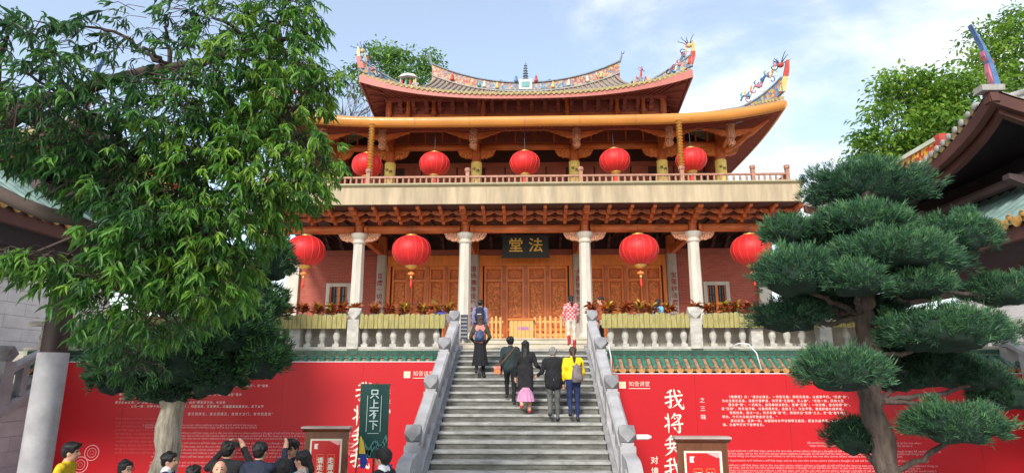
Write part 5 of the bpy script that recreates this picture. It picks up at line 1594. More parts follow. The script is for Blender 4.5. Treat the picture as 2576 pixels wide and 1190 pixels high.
pads_r = [(2180, 478, 160, 66, 7.3, .55, .12), (2165, 565, 125, 48, 6.9, .45), (1985, 586, 78, 40, 7.1, .3), (1998, 690, 105, 66, 6.7, .42, .05),
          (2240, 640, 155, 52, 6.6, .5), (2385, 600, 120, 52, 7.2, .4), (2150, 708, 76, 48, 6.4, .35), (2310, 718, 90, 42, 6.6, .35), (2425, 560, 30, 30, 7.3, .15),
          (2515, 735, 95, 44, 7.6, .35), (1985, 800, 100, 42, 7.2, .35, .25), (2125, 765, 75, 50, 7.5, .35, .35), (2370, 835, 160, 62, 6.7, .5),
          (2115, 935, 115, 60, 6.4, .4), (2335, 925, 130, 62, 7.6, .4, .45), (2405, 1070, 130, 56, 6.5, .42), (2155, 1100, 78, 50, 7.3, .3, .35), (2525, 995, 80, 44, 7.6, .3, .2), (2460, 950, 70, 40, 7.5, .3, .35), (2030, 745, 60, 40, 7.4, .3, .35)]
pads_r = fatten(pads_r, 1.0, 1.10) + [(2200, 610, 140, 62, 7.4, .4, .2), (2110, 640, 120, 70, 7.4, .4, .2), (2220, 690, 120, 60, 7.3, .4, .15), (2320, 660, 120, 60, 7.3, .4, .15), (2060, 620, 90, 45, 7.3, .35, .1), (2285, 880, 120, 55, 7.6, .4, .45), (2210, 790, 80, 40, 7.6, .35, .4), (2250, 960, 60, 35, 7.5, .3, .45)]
pt = [(4.05, YR, 0), (4.02, YR, .8), (3.98, YR, 1.6), (3.9, YR, 2.35), at(2190, 900, YR), at(2170, 790, YR), at(2185, 690, YR), at(2180, 560, YR), at(2185, 470, YR)]
cloud_pine('cloud pruned pine with flat layered pads and dark trunk at right', (4.05, YR, 0), pt, .155, pads_r, 'clipped pines', 21, 'bark_dark')
YL = 9.0
pads_l = [(690, 660, 44, 56, 9.2, .4), (655, 770, 65, 50, 9.3, .4, .1), (665, 895, 58, 72, 8.9, .4), (560, 830, 110, 75, 8.7, .5, .1), (470, 900, 115, 75, 8.6, .5, .1), (330, 905, 95, 70, 8.8, .45, .1),
          (270, 850, 70, 50, 8.9, .4), (420, 985, 85, 38, 9.0, .35, .3), (540, 945, 85, 60, 8.8, .4, .15), (610, 690, 70, 60, 9.3, .4, .2), (480, 760, 130, 60, 9.4, .4, .25), (290, 955, 60, 45, 9.2, .3, .25), (600, 760, 70, 50, 9.4, .4, .3)]
pads_l = fatten(pads_l, 1.04, 1.1)
ptl = [(-5.05, YL, 0), (-5.02, YL, .8), (-4.94, YL, 1.5), (-4.96, YL, 2.3), at(440, 900, YL), at(470, 800, YL), at(540, 720, YL), at(640, 650, YL)]
cloud_pine('clipped pine with pale bark standing before the left red board', (-5.05, YL, 0), ptl, .21, pads_l, 'clipped pines', 31, 'bark_pale', (.06, .12), (.010, .019), 'leaf_left', 9, 480)

# ---- broadleaf tree overhanging from the left
mt = thing('broadleaf_tree', 'large broadleaf tree with long drooping leaves overhanging from the left', 'tree', (-6.6, 5.2, 0))
limb([(-6.6, 5.2, 0), (-6.5, 5.2, 1.5), (-6.2, 5.3, 3.2), (-5.6, 5.4, 4.6)], .28, .18, 'trunk', 'bark_dark', mt, .03, 12, 3)
mango = [  # u, v, ru, rv, Y, depth, sprays, tone
    (60, 180, 150, 130, 4.6, .55, 46, .30), (200, 260, 150, 130, 5.0, .6, 50, .40), (90, 325, 150, 80, 4.8, .5, 40, .25), (275, 420, 130, 100, 5.2, .6, 46, .32),
    (330, 130, 90, 110, 5.2, .5, 15, .15), (420, 60, 120, 70, 5.4, .5, 14, .12), (520, 30, 110, 50, 5.4, .5, 16, .2), (640, 30, 100, 50, 5.4, .5, 24, .4), (740, 40, 90, 55, 5.6, .5, 30, .5), (800, 20, 60, 35, 5.6, .4, 16, .45),
    (440, 210, 100, 90, 5.0, .5, 24, .15), (540, 170, 90, 80, 5.3, .5, 24, .3), (640, 160, 110, 110, 5.5, .6, 48, .62), (740, 160, 110, 90, 5.7, .6, 48, .55), (820, 180, 70, 60, 5.8, .5, 28, .42), (850, 200, 45, 40, 5.8, .3, 12, .6),
    (400, 330, 140, 120, 5.2, .6, 58, .3), (540, 320, 130, 120, 5.4, .6, 62, .55), (680, 290, 120, 100, 5.7, .6, 62, .6), (770, 270, 90, 70, 5.8, .5, 38, .6),
    (380, 450, 140, 110, 5.3, .6, 60, .45), (540, 460, 130, 110, 5.4, .6, 64, .6), (690, 430, 120, 110, 5.6, .6, 64, .55), (790, 370, 70, 60, 5.7, .4, 34, .62), (850, 400, 45, 60, 5.8, .3, 18, .6), (780, 460, 60, 40, 5.7, .4, 24, .5),
    (345, 560, 95, 90, 5.2, .5, 46, .4), (450, 590, 140, 90, 5.3, .6, 66, .5), (590, 560, 105, 75, 5.5, .6, 50, .5), (700, 505, 70, 40, 5.6, .5, 22, .45),
    (180, 660, 110, 45, 5.0, .5, 30, .6), (60, 650, 80, 35, 4.8, .4, 20, .55), (330, 680, 130, 70, 5.2, .5, 56, .55), (480, 690, 130, 60, 5.4, .5, 50, .55), (590, 645, 70, 45, 5.6, .4, 24, .45),
    (260, 770, 60, 60, 5.2, .4, 12, .5), (420, 770, 90, 50, 5.4, .4, 22, .5), (300, 850, 60, 40, 7.6, .4, 20, .3), (350, 905, 70, 40, 7.8, .4, 20, .2), (470, 820, 80, 40, 7.8, .4, 18, .35), (20, 60, 60, 60, 4.8, .4, 12, .4), (200, 60, 100, 60, 5.2, .4, 10, .1), (560, 740, 80, 40, 5.6, .4, 18, .5), (380, 830, 60, 30, 5.5, .3, 10, .5)]
hub = [Vector((-5.6, 5.4, 4.6))]
P_, D_, L_, W_, T_ = [], [], [], [], []
seed = 0
tw = MB()
joints = [Vector((-5.0, 5.4, 5.2)), Vector(at(330, 400, 5.5)), Vector(at(560, 400, 5.7)), Vector(at(700, 330, 5.8)), Vector(at(420, 560, 5.6)), Vector(at(420, 170, 5.6)), Vector(at(640, 130, 5.7))]
limb([hub[0], joints[0], joints[1], joints[2], joints[3]], .13, .02, 'limb', 'twig', mt, .04, 8, 5)
limb([hub[0], Vector(at(180, 560, 5.5)), joints[4], Vector(at(600, 640, 5.8))], .09, .015, 'limb', 'twig', mt, .04, 8, 6)
limb([hub[0], Vector(at(120, 260, 5.2)), joints[5], joints[6], Vector(at(800, 60, 5.8))], .10, .012, 'limb', 'twig', mt, .04, 8, 7)
mango = [((b[0] - 34 * min(1, max(0, (b[0] - 450) / 250)), b[1], b[2] * (.86 if b[0] > 600 else 1)) + tuple(b[3:6]) + (int(b[6] * 1.75), b[7] + (.10 if b[0] < 480 else .20))) for b in mango]
for b in mango:
    c, r = blob_world(b[:6])
    ns, tone = b[6], b[7]
    j = min(joints, key=lambda q: (q - Vector(c)).length)
    seed += 1
    limb([j, j.lerp(Vector(c), .5) + Vector((0, 0, .08)), Vector(c)], .028, .010, 'branch', 'twig', mt, .03, 6, 100 + seed)
    cen = c + in_ball(ns) * r
    for k in range(ns):
        p = Vector(cen[k])
        out = (p - Vector(c)); out.z = out.z * .3
        out = out.normalized() if out.length > .01 else Vector((1, 0, 0))
        # a twig that droops, with leaves whorled at its end
        tip = p + out * .12 + Vector((0, 0, -.10))
        tw.tube([p - out * .16, p, tip], [.005, .004, .003], 3)
        nl = rnd.randint(8, 13)
        ax = (tip - p).normalized()
        q = np.array([p.lerp(tip, rnd.random() ** .6) for _ in range(nl)])
        ang = rng.uniform(0, 2 * np.pi, nl)
        s1 = ax.cross(Vector((0, 0, 1))).normalized(); s2 = ax.cross(s1)
        dv = np.array([ax * rnd.uniform(.3, 1.0) + s1 * math.cos(a) * .8 + s2 * math.sin(a) * .6 + Vector((0, 0, -.42)) for a in ang])
        P_.append(q); D_.append(dv)
        ln = rng.uniform(.075, .155, nl) * rnd.uniform(.65, 1.15)
        L_.append(ln); W_.append(ln * rng.uniform(.15, .23, nl))
        tb_ = tone + rnd.gauss(0, .16)
        T_.append(np.clip(tb_ + rng.normal(0, .07, nl), 0, 1))
P, D, L, W, Tn = map(np.concatenate, (P_, D_, L_, W_, T_))
o = tw.build('twigs', 'twig', mt); tag(o, kind='stuff')
# the leaves nearest the lens are parts of their own, the rest one mass
order = np.argsort(np.linalg.norm(P - np.array(CAM_POS), axis=1) - L * 6)
near, rest = order[:290], order[290:]
tag(put('leaves', leaf_mesh('leaves', P[rest], D[rest], L[rest], W[rest], 'leaf_mango', Tn[rest]), None, mt), kind='stuff')
for i in near:
    put('leaf', leaf_mesh('leaf', P[i:i + 1], D[i:i + 1], L[i:i + 1], W[i:i + 1], 'leaf_mango', Tn[i:i + 1]), None, mt)

# ---- trees behind the halls
def crown_tree(name, label, base, trunk, blobs, m_, barkm, leaf=(.16, .30), dens=1.0, group=None, seed=1):
    t = thing(name, label, 'tree', base, group)
    limb(trunk, .32, .12, 'trunk', barkm, t, .08, 9, seed)
    tp = Vector(trunk[-1])
    P_, D_, T_ = [], [], []
    for i, b in enumerate(blobs):
        c, r = blob_world(b[:6])
        limb([tp, tp.lerp(Vector(c), .5) + Vector((0, 0, .3)), Vector(c)], .10, .02, 'limb', barkm, t, .1, 6, seed + i)
        q = random.Random(seed * 7 + i)
        for s_ in range(7):
            d = in_ball(1)[0]
            limb([Vector(c), Vector(c + d * r * .6), Vector(c + d * r)], .03, .008, 'twig', barkm, t, .06, 4, seed * 50 + i * 7 + s_)
        nc = int(b[6] * dens * 1.2)
        cl = c + in_ball(nc, .25) * r
        for k in range(nc):
            n = q.randint(16, 30)
            sp = .16 + .10 * q.random()
            off = rng.normal(0, 1, (n, 3)) * np.array([sp * 1.5, sp * 1.5, sp * .6])
            P_.append(cl[k] + off)
            dd = rng.normal(0, .5, (n, 3)) + np.array([0, 0, -.25]) + off * 1.5
            D_.append(dd)
            T_.append(np.clip(q.gauss(.5, .22) + .5 * off[:, 2] + rng.normal(0, .1, n), 0, 1))
    P, D, Tn = map(np.concatenate, (P_, D_, T_))
    n = len(P)
    ln = rng.uniform(leaf[0], leaf[1], n)
    tag(put('crown', leaf_mesh('crown', P, D, ln, ln * .45, m_, Tn), None, t), kind='stuff')
    return t
Yb = 30.0
crown_tree('roundleaf_tree', 'bright yellow green tree spreading behind the right side hall roof', (21.5, Yb, 0), [(21.5, Yb, 0), (21.2, Yb, 8), (21, Yb, 12.5)],
           [(2250, 330, 95, 75, 30, 1.8, 60), (2330, 230, 95, 55, 30, 1.8, 62), (2250, 215, 55, 40, 30, 1.5, 22), (2400, 260, 90, 70, 30.5, 1.8, 60), (2350, 330, 90, 60, 29.5, 1.8, 55), (2430, 340, 90, 60, 30, 1.8, 55), (2480, 280, 90, 80, 31, 1.8, 50), (2200, 385, 50, 40, 30, 1.2, 20), (2300, 390, 80, 40, 30, 1.4, 40)],
           'leaf_bright', 'bark_dark', (.20, .36), 1.0, 'trees behind the right hall', 41)
crown_tree('roundleaf_tree', 'tall loose yellow green tree at the upper right corner', (28, 33, 0), [(28, 33, 0), (27.8, 33, 12), (27.5, 33, 17)],
           [(2500, 110, 70, 60, 33, 1.8, 34), (2560, 80, 70, 60, 33, 1.8, 40), (2560, 180, 90, 70, 33.5, 1.8, 52), (2480, 170, 60, 55, 32.5, 1.6, 22), (2580, 290, 70, 80, 33, 1.6, 40)],
           'leaf_bright', 'bark_dark', (.2, .36), 1.0, 'trees behind the right hall', 51)
crown_tree('roundleaf_tree', 'green tree rising behind the left end of the top roof', (-11, 46, 0), [(-11, 46, 0), (-11, 46, 16), (-11, 46, 23)],
           [(960, 170, 40, 40, 46, 1.8, 22), (1010, 170, 48, 40, 46, 1.8, 30), (1010, 215, 70, 40, 46, 2, 40), (1075, 165, 35, 28, 46, 1.5, 15), (1060, 205, 45, 40, 46, 1.8, 26), (960, 130, 32, 24, 47, 1.2, 12), (1090, 185, 22, 28, 46, 1.2, 8), (900, 210, 40, 40, 45, 1.4, 20)],
           'leaf_mid', 'bark_dark', (.22, .42), 1.0, None, 61)
# a nearly bare tree at the left of the roof
bt = thing('bare_tree', 'leafless tree with fine grey twigs left of the upper roof', 'tree', (-14.5, 44, 0))
limb([(-14.5, 44, 0), (-14.4, 44, 14), (-14.2, 44, 20)], .3, .14, 'trunk', 'bark_dark', bt, .06, 8, 71)
q = random.Random(9)
twm = MB()
def twig(p, d, L, r, lev):
    e = p + d * L
    twm.tube([p, p.lerp(e, .5) + Vector((q.uniform(-1, 1), q.uniform(-1, 1), q.uniform(-1, 1))) * L * .08, e], [r, r * .8, r * .6], 4)
    if lev == 0: return
    for _ in range(3 if lev > 1 else 4):
        nd = (d + Vector((q.gauss(0, .55), q.gauss(0, .4), q.gauss(0.1, .4)))).normalized()
        twig(p.lerp(e, q.uniform(.45, 1)), nd, L * q.uniform(.6, .82), r * .6, lev - 1)
for _ in range(6):
    twig(Vector((-14.2, 44, 19)) + Vector((0, 0, q.uniform(-2, 1))), Vector((q.uniform(-.6, .9), q.uniform(-.3, .3), q.uniform(.35, .9))).normalized(), 2.6, .07, 4)
tag(twm.build('twigs', 'bark_dark', bt), kind='stuff')
for k in range(3):
    limb([(-14.3, 44, 17 + k), (-14.3 + (k - 1) * 1.2, 44, 20 + k), (-14.3 + (k - 1) * 2.2, 44, 23)], .1, .03, 'limb', 'bark_dark', bt, .06, 6, 80 + k)

# ================================================================ potted crotons behind the plank screens
def croton(x, y, z, s, lab, sd):
    t = thing('croton_plant', lab, 'potted plant', (x, y, z), 'croton plants along the terrace')
    MB().lathe([(.10, 0), (.13, .2), (.15, .24), (.14, .25)], 12).build('pot', 'pot', t, 40).matrix_basis = T(x, y, z)
    MB().tube([(x, y, z + .2), (x + .01, y, z + .40)], .014, 5).build('stem', 'twig', t)
    n = 62
    a = rng.uniform(0, 2 * np.pi, n)
    el = rng.uniform(-.15, 1.25, n)
    P = np.array([x, y, z + .32]) + np.stack([np.cos(a) * .03, np.sin(a) * .03, rng.uniform(-.06, .16, n)], 1)
    D = np.stack([np.cos(a) * np.cos(el), np.sin(a) * np.cos(el), np.sin(el)], 1)
    ln = rng.uniform(.16, .28, n) * s
    yl = rng.random()
    tn = np.where(el > .75, rng.uniform(.62, 1.0, n) if yl > .35 else rng.uniform(.3, .8, n), rng.uniform(0, .72, n))
    put('leaves', leaf_mesh('leaves', P, D, ln, ln * .30, 'leaf_croton', tn), None, t)
spots_l = [690, 726, 760, 800, 832, 862, 892, 940, 980, 1020, 1062, 1098, 1130]
spots_r = [1488, 1530, 1575, 1608, 1640, 1684, 1748, 1783, 1822, 1852, 1886]
for side, sp in (('left', spots_l), ('right', spots_r)):
    for i, u in enumerate(sp):
        p = at(u, 780, 17.95)
        k = i + 1
        n = len(sp)
        from_st = (n - i) if side == 'left' else k
        ordn = ['first', 'second', 'third', 'fourth', 'fifth', 'sixth', 'seventh', 'eighth', 'ninth', 'tenth', 'eleventh', 'twelfth', 'thirteenth'][from_st - 1]
        croton(p.x, 17.95 + rnd.uniform(-.04, .06), TZ + .80 + rnd.uniform(-.02, .03), rnd.uniform(.88, 1.1), 'red and yellow croton on the %s terrace, %s counted from the staircase' % (side, ordn), 7 * k)
for sx in (-1, 1):
    pb = MB().box(min(sx * 2.4, sx * 11.6), max(sx * 2.4, sx * 11.6), 17.72, 18.2, TZ + .70, TZ + .785).build('plant_bench', 'plinth_stone')
    tag(pb, 'low stone bench carrying the croton pots on the %s terrace' % ('left' if sx < 0 else 'right'), 'bench', 'plant benches')
    MB().box(min(sx * 2.5, sx * 11.5), max(sx * 2.5, sx * 11.5), 17.9, 18.0, TZ, TZ + .698).build('support', 'plinth_stone', pb)
# ================================================================ people: bodies as one skin over a distance field
for nm, c, r_ in (('skin', (.55, .30, .20), .5), ('hair_black', (.010, .009, .009), .45), ('hair_grey', (.22, .21, .20), .6), ('hair_brown', (.06, .030, .018), .5), ('lips', (.40, .12, .10), .5), ('eye', (.015, .012, .012), .3),
                  ('black_cloth', (.010, .010, .012), .85), ('black_knit', (.016, .016, .018), .9), ('navy', (.016, .022, .045), .8), ('blue_jacket', (.02, .035, .09), .75), ('dark_green', (.018, .032, .034), .8), ('yellow_top', (.85, .56, .01), .8), ('mustard', (.62, .42, .015), .8),
                  ('pink_vest', (.62, .22, .17), .8), ('pink_skirt', (.55, .25, .40), .8), ('jeans_blue', (.015, .025, .09), .8), ('jeans_light', (.16, .30, .62), .8), ('sky_blue', (.12, .42, .62), .7), ('cream_pants', (.62, .55, .46), .8), ('grey_pants', (.10, .10, .095), .85), ('red_boot', (.40, .02, .03), .5), ('red_shoe', (.35, .03, .03), .5), ('shoe_dark', (.02, .02, .022), .5),
                  ('white_shirt', (.75, .75, .76), .7), ('beige_top', (.60, .52, .44), .8), ('orange_bag', (.55, .17, .05), .5), ('bag_grey', (.17, .14, .14), .7), ('bag_blue', (.035, .06, .14), .6), ('bag_navy', (.012, .014, .04), .6), ('bag_white', (.7, .7, .72), .6), ('phone', (.012, .012, .014), .25), ('royal_blue', (.03, .06, .40), .8), ('olive', (.05, .045, .03), .8), ('khaki', (.30, .24, .16), .8), ('rust_top', (.35, .08, .03), .8), ('lilac', (.20, .20, .34), .8)):
    mat(nm, c, r_, .25 if 'hair' not in nm else .6, 10 if 'hair' not in nm else 60, (1, 1, .2) if 'hair' in nm else (1, 1, 1), bump=.6 if nm not in ('skin', 'eye', 'lips') else .05, bscale=22 if 'hair' not in nm else 90)
m, nt, b = _new('plaid')
v_ = nt.nodes.new('ShaderNodeTexChecker'); v_.inputs['Scale'].default_value = 1
tc_ = nt.nodes.new('ShaderNodeTexCoord'); mp_ = nt.nodes.new('ShaderNodeMapping'); mp_.inputs['Scale'].default_value = (16, 16, 16)
nt.links.new(tc_.outputs['Object'], mp_.inputs[0]); nt.links.new(mp_.outputs[0], v_.inputs['Vector'])
v_.inputs['Color1'].default_value = (.48, .03, .035, 1); v_.inputs['Color2'].default_value = (.62, .42, .40, 1)
nt.links.new(v_.outputs['Color'], b.inputs['Base Color']); b.inputs['Roughness'].default_value = .85

def sdf_cap(P, a, b_, ra, rb, sy=1.0):
    a, b_ = np.array(a, float), np.array(b_, float)
    if sy != 1.0:
        mid = (a[1] + b_[1]) / 2
        P = P.copy(); P[:, 1] = mid + (P[:, 1] - mid) / sy
        a = a.copy(); b_ = b_.copy(); a[1] = mid + (a[1] - mid) / sy; b_[1] = mid + (b_[1] - mid) / sy
    ab = b_ - a
    L2 = max(ab @ ab, 1e-9)
    t = np.clip(((P - a) @ ab) / L2, 0, 1)
    d = np.linalg.norm(P - a - t[:, None] * ab, axis=1) - (ra + (rb - ra) * t)
    return d * min(1, sy)
def sdf_ell(P, c, r):
    q = (P - np.array(c)) / np.array(r)
    k = np.linalg.norm(q, axis=1)
    return (k - 1) * min(r)
def evalp(P, pr):
    return sdf_cap(P, *pr[1:6], pr[6] if len(pr) > 6 and pr[0] == 'c' else 1.0) if pr[0] == 'c' else sdf_ell(P, pr[1], pr[2])
def surface(prims, k=.022, vox=.015):
    """prims: ('c', a, b, ra, rb, sy, mat) or ('e', centre, radii, mat) -> vertices, quads, material of each quad"""
    lo = np.array([1e9] * 3); hi = -lo
    for p in prims:
        if p[0] == 'c':
            for q, r_ in ((p[1], p[3]), (p[2], p[4])):
                lo = np.minimum(lo, np.array(q) - r_); hi = np.maximum(hi, np.array(q) + r_)
        else:
            lo = np.minimum(lo, np.array(p[1]) - p[2]); hi = np.maximum(hi, np.array(p[1]) + p[2])
    lo -= vox * 3; hi += vox * 3
    n = np.ceil((hi - lo) / vox).astype(int) + 1
    gx = [lo[i] + vox * np.arange(n[i]) for i in range(3)]
    Gd = np.full(n, 1.0)
    for p in prims:
        if p[0] == 'c':
            pl = np.minimum(np.array(p[1]) - p[3], np.array(p[2]) - p[4]); ph = np.maximum(np.array(p[1]) + p[3], np.array(p[2]) + p[4])
        else: pl, ph = np.array(p[1]) - p[2], np.array(p[1]) + p[2]
        i0 = np.maximum(0, ((pl - .06 - lo) / vox).astype(int)); i1 = np.minimum(n, ((ph + .06 - lo) / vox).astype(int) + 2)
        X, Y, Z = np.meshgrid(*[gx[i][i0[i]:i1[i]] for i in range(3)], indexing='ij')
        P = np.stack([X.ravel(), Y.ravel(), Z.ravel()], 1)
        d = (sdf_cap(P, p[1], p[2], p[3], p[4], p[5]) if p[0] == 'c' else sdf_ell(P, p[1], p[2])).reshape(X.shape)
        sl = tuple(slice(i0[i], i1[i]) for i in range(3))
        g_ = Gd[sl]
        h = np.clip(.5 + .5 * (g_ - d) / k, 0, 1)
        Gd[sl] = np.where(g_ > .9, np.minimum(g_, d), g_ * (1 - h) + d * h - k * h * (1 - h))
    ins = Gd < 0
    sh = [s_ - 1 for s_ in n]
    cnt = np.zeros(sh, int)
    for a in (0, 1):
        for b_ in (0, 1):
            for c in (0, 1): cnt += ins[a:a + sh[0], b_:b_ + sh[1], c:c + sh[2]]
    act = (cnt > 0) & (cnt < 8)
    idx = np.full(sh, -1); idx[act] = np.arange(act.sum())
    ci = np.argwhere(act)
    acc = np.zeros((len(ci), 3)); w = np.zeros(len(ci))
    corners = [(a, b_, c) for a in (0, 1) for b_ in (0, 1) for c in (0, 1)]
    for c0 in corners:
        for ax in range(3):
            if c0[ax]: continue
            c1 = list(c0); c1[ax] = 1
            d0 = Gd[tuple((ci + c0).T)]; d1 = Gd[tuple((ci + c1).T)]
            x = (d0 < 0) != (d1 < 0)
            t = np.where(x, d0 / np.where(x, d0 - d1, 1), 0)
            pos = ci + np.array(c0) + t[:, None] * (np.array(c1) - np.array(c0))
            acc += pos * x[:, None]; w += x
    V = lo + vox * acc / w[:, None]
    F = []
    for ax in range(3):
        o1, o2 = [(1, 2), (2, 0), (0, 1)][ax]
        s0 = [slice(None)] * 3; s1 = [slice(None)] * 3
        s0[ax] = slice(0, -1); s1[ax] = slice(1, None)
        e = ins[tuple(s0)] != ins[tuple(s1)]
        pos = np.argwhere(e)
        ok = np.all([(pos[:, o1] > 0), (pos[:, o2] > 0), (pos[:, o1] < n[o1] - 1), (pos[:, o2] < n[o2] - 1)], axis=0)
        pos = pos[ok]
        def cell(d1, d2):
            q = pos.copy(); q[:, o1] -= d1; q[:, o2] -= d2
            return idx[tuple(q.T)]
        quad = np.stack([cell(1, 1), cell(0, 1), cell(0, 0), cell(1, 0)], 1)
        flip = ~ins[tuple(pos.T)]
        quad[flip] = quad[flip][:, ::-1]
        F.append(quad)
    F = np.concatenate(F)
    F = F[(F >= 0).all(1)]
    for _ in range(1):          # one light smoothing pass
        nb = np.zeros_like(V); ct = np.zeros(len(V))
        for a in range(4):
            b_ = (a + 1) % 4
            np.add.at(nb, F[:, a], V[F[:, b_]]); np.add.at(nb, F[:, b_], V[F[:, a]])
            np.add.at(ct, F[:, a], 1); np.add.at(ct, F[:, b_], 1)
        V = V * .5 + .5 * nb / np.maximum(ct, 1)[:, None]
    cen = V[F].mean(1)
    best = np.full(len(F), 1e9); mi = np.zeros(len(F), int)
    names = []
    for p in prims:
        d = sdf_cap(cen, p[1], p[2], p[3], p[4], p[5]) if p[0] == 'c' else sdf_ell(cen, p[1], p[2])
        if p[-1] not in names: names.append(p[-1])
        q = d < best
        best = np.where(q, d, best); mi[q] = names.index(p[-1])
    return V, F, mi, names
def skinned(name, prims, M, parent, spots=(), vox=.015, k=.022):
    V, F, mi, names = surface(prims, k, vox)
    cen = V[F].mean(1)
    for c, r_, mm in spots:
        if mm not in names: names.append(mm)
        mi[np.linalg.norm((cen - np.array(c)) / np.array(r_), axis=1) < 1] = names.index(mm)
    # cloth folds: a gentle uneven relief everywhere but on the skin
    e1, e2 = V[F[:, 1]] - V[F[:, 0]], V[F[:, 3]] - V[F[:, 0]]
    fn = np.cross(e1, e2)
    N = np.zeros_like(V)
    for a in range(4): np.add.at(N, F[:, a], fn)
    N /= np.maximum(np.linalg.norm(N, axis=1, keepdims=True), 1e-12)
    cloth = np.ones(len(V)) if 'hair' not in name else np.zeros(len(V))
    for i_, nm_ in enumerate(names):
        if nm_ in ('skin', 'eye', 'lips', 'hair_black'): cloth[F[mi == i_].ravel()] = 0
    ph_ = float(M.translation.x * 7.3 + M.translation.y * 3.1)
    w_ = np.sin(V[:, 2] * 31 + 6 * np.sin(V[:, 0] * 9 + ph_) + V[:, 1] * 14 + ph_) * .5 + np.sin(V[:, 2] * 17 + V[:, 0] * 23 + 4 * np.sin(V[:, 1] * 11 - ph_)) * .5
    V = V + N * (w_ * .0075 * cloth)[:, None]
    me = npmesh(name, V, F, names, None, True)
    me.polygons.foreach_set('material_index', mi.astype(np.int32))
    return put(name, me, M, parent)
def person(label, x, y, z, h, rz, top, bottom, shoes='shoe_dark', hair=('short', 'hair_black'), arms='down', legs='stand', coat=None, skirt=None, sleeve=None, lean=0.0, headturn=0.0, collar=None, vest=None, glasses=False, vox=.015, group=None, headtilt=0.0, lift=.15, bulk=1.0, cuff=None):
    """a figure facing local +Y; rz turns it. Clothing is part of the continuous body, hair a child."""
    s = h / 1.70
    t = thing('person', label, 'person', (x, y, z), group, rz)
    M = T(x, y, z, rz, s)
    ly = lambda zz: lean * max(0, zz - .95)          # the trunk leans forward
    sl = sleeve or top
    pr = []
    C = lambda a, b_, ra, rb, m_, sy=1.0: pr.append(('c', a, b_, ra, rb, sy, m_))
    E_ = lambda c, r_, m_: pr.append(('e', c, r_, m_))
    B = bulk
    # trunk
    C((-.055, 0, .97), (.055, 0, .97), .125 * B, .125 * B, bottom, .86)
    C((0, ly(1.0), 1.02), (0, ly(1.2), 1.22), .135 * B, .155 * B, top, .74)
    C((-.06, ly(1.3), 1.30), (.06, ly(1.3), 1.30), .135 * B, .135 * B, top, .78)
    C((-.145 * B, ly(1.41), 1.405), (.145 * B, ly(1.41), 1.405), .068, .068, top)
    C((0, ly(1.44), 1.42), (0, ly(1.5), 1.46), .075, .06, top)
    C((0, ly(1.46), 1.44), (0, ly(1.54) + .01, 1.55), .052, .050, 'skin')
    if coat:
        C((-.05, ly(1.0), 1.05), (-.05, 0, coat + .09), .140 * B, .138 * B, top, .82); C((.05, ly(1.0), 1.05), (.05, 0, coat + .09), .140 * B, .138 * B, top, .82)
    else:
        C((-.05, ly(1.0), 1.0), (.05, ly(1.0), 1.0), .128 * B, .128 * B, top, .86)
    if vest: C((0, ly(1.05), .99), (0, ly(1.36), 1.34), .155 * B, .165 * B, vest, .80)
    if collar: C((-.035, ly(1.47), 1.47), (.035, ly(1.47), 1.47), .062, .062, collar)
    # head
    hc = np.array([0, ly(1.6) + .02, 1.595])
    ct, stn = math.cos(headturn), math.sin(headturn)
    def hp(dx, dy, dz): return (hc[0] + dx * ct - dy * stn, hc[1] + dx * stn + dy * ct, hc[2] + dz + headtilt * dy)
    E_(hp(0, -.005, .015), (.076, .092, .098), 'skin')
    E_(hp(0, .022, -.045), (.058, .066, .066), 'skin')
    C(hp(0, .085, .004), hp(0, .104, -.024), .010, .015, 'skin')          # nose
    for sg in (-1, 1):
        E_(hp(sg * .076, -.004, -.006), (.014, .022, .030), 'skin')        # ears
    spots = [(hp(sg * .031, .082, .014), (.017, .02, .009), 'eye') for sg in (-1, 1)] + [(hp(0, .085, -.062), (.026, .03, .009), 'lips')]
    spots += [(hp(sg * .032, .085, .036), (.022, .02, .006), 'hair_black') for sg in (-1, 1)]
    # legs
    zl = lift / s
    for sg in (-1, 1):
        hip = (sg * .085, 0, .92)
        if legs == 'stand': knee, ank = (sg * .095, .015, .50), (sg * .10, -.01, .09)
        elif legs == 'up':                       # one foot on the next step, the other pushing off
            if sg > 0: knee, ank = (sg * .095, .20, .60), (sg * .095, .20, .10 + zl)
            else: knee, ank = (sg * .09, .03, .50), (sg * .09, -.13, .12)
        elif legs == 'upl':
            if sg < 0: knee, ank = (sg * .095, .20, .60), (sg * .095, .20, .10 + zl)
            else: knee, ank = (sg * .09, .03, .50), (sg * .09, -.13, .12)
        elif legs == 'kick':                     # trailing foot lifted behind
            if sg < 0: knee, ank = (sg * .09, .04, .50), (sg * .09, -.16, .22)
            else: knee, ank = (sg * .09, .06, .50), (sg * .09, .05, .10)
        elif legs == 'walk':
            if sg > 0: knee, ank = (sg * .09, .10, .51), (sg * .09, .14, .09)
            else: knee, ank = (sg * .09, .0, .50), (sg * .09, -.20, .14)
        C(hip, knee, .088 * B, .062, bottom); C(knee, ank, .060, .044, bottom if not cuff else bottom)
        C((ank[0], ank[1] - .02, ank[2] - .035), (ank[0] + sg * .012, ank[1] + .13, ank[2] - .058), .042, .034, shoes)
        if cuff: C((ank[0], ank[1], ank[2] - .02), (ank[0], ank[1], ank[2] + .18), .052, .056, cuff)
    if skirt:
        z0, z1, m_, r1 = skirt
        sk = []
        for q_ in range(7):                 # a pleated skirt, open below
            tq = q_ / 6
            rr = .125 + (r1 + .03 - .125) * tq
            sk.append([((rr * 1.18 + .012 * tq * math.cos(a_ * 13)) * math.cos(a_), (rr + .012 * tq * math.cos(a_ * 13)) * math.sin(a_), z1 + (z0 - z1) * tq) for a_ in [2 * math.pi * j_ / 72 for j_ in range(73)]])
        sk_m = MB(); sk_m.grid(sk)
        put('skirt', sk_m.mesh('skirt', m_, True), M, t)
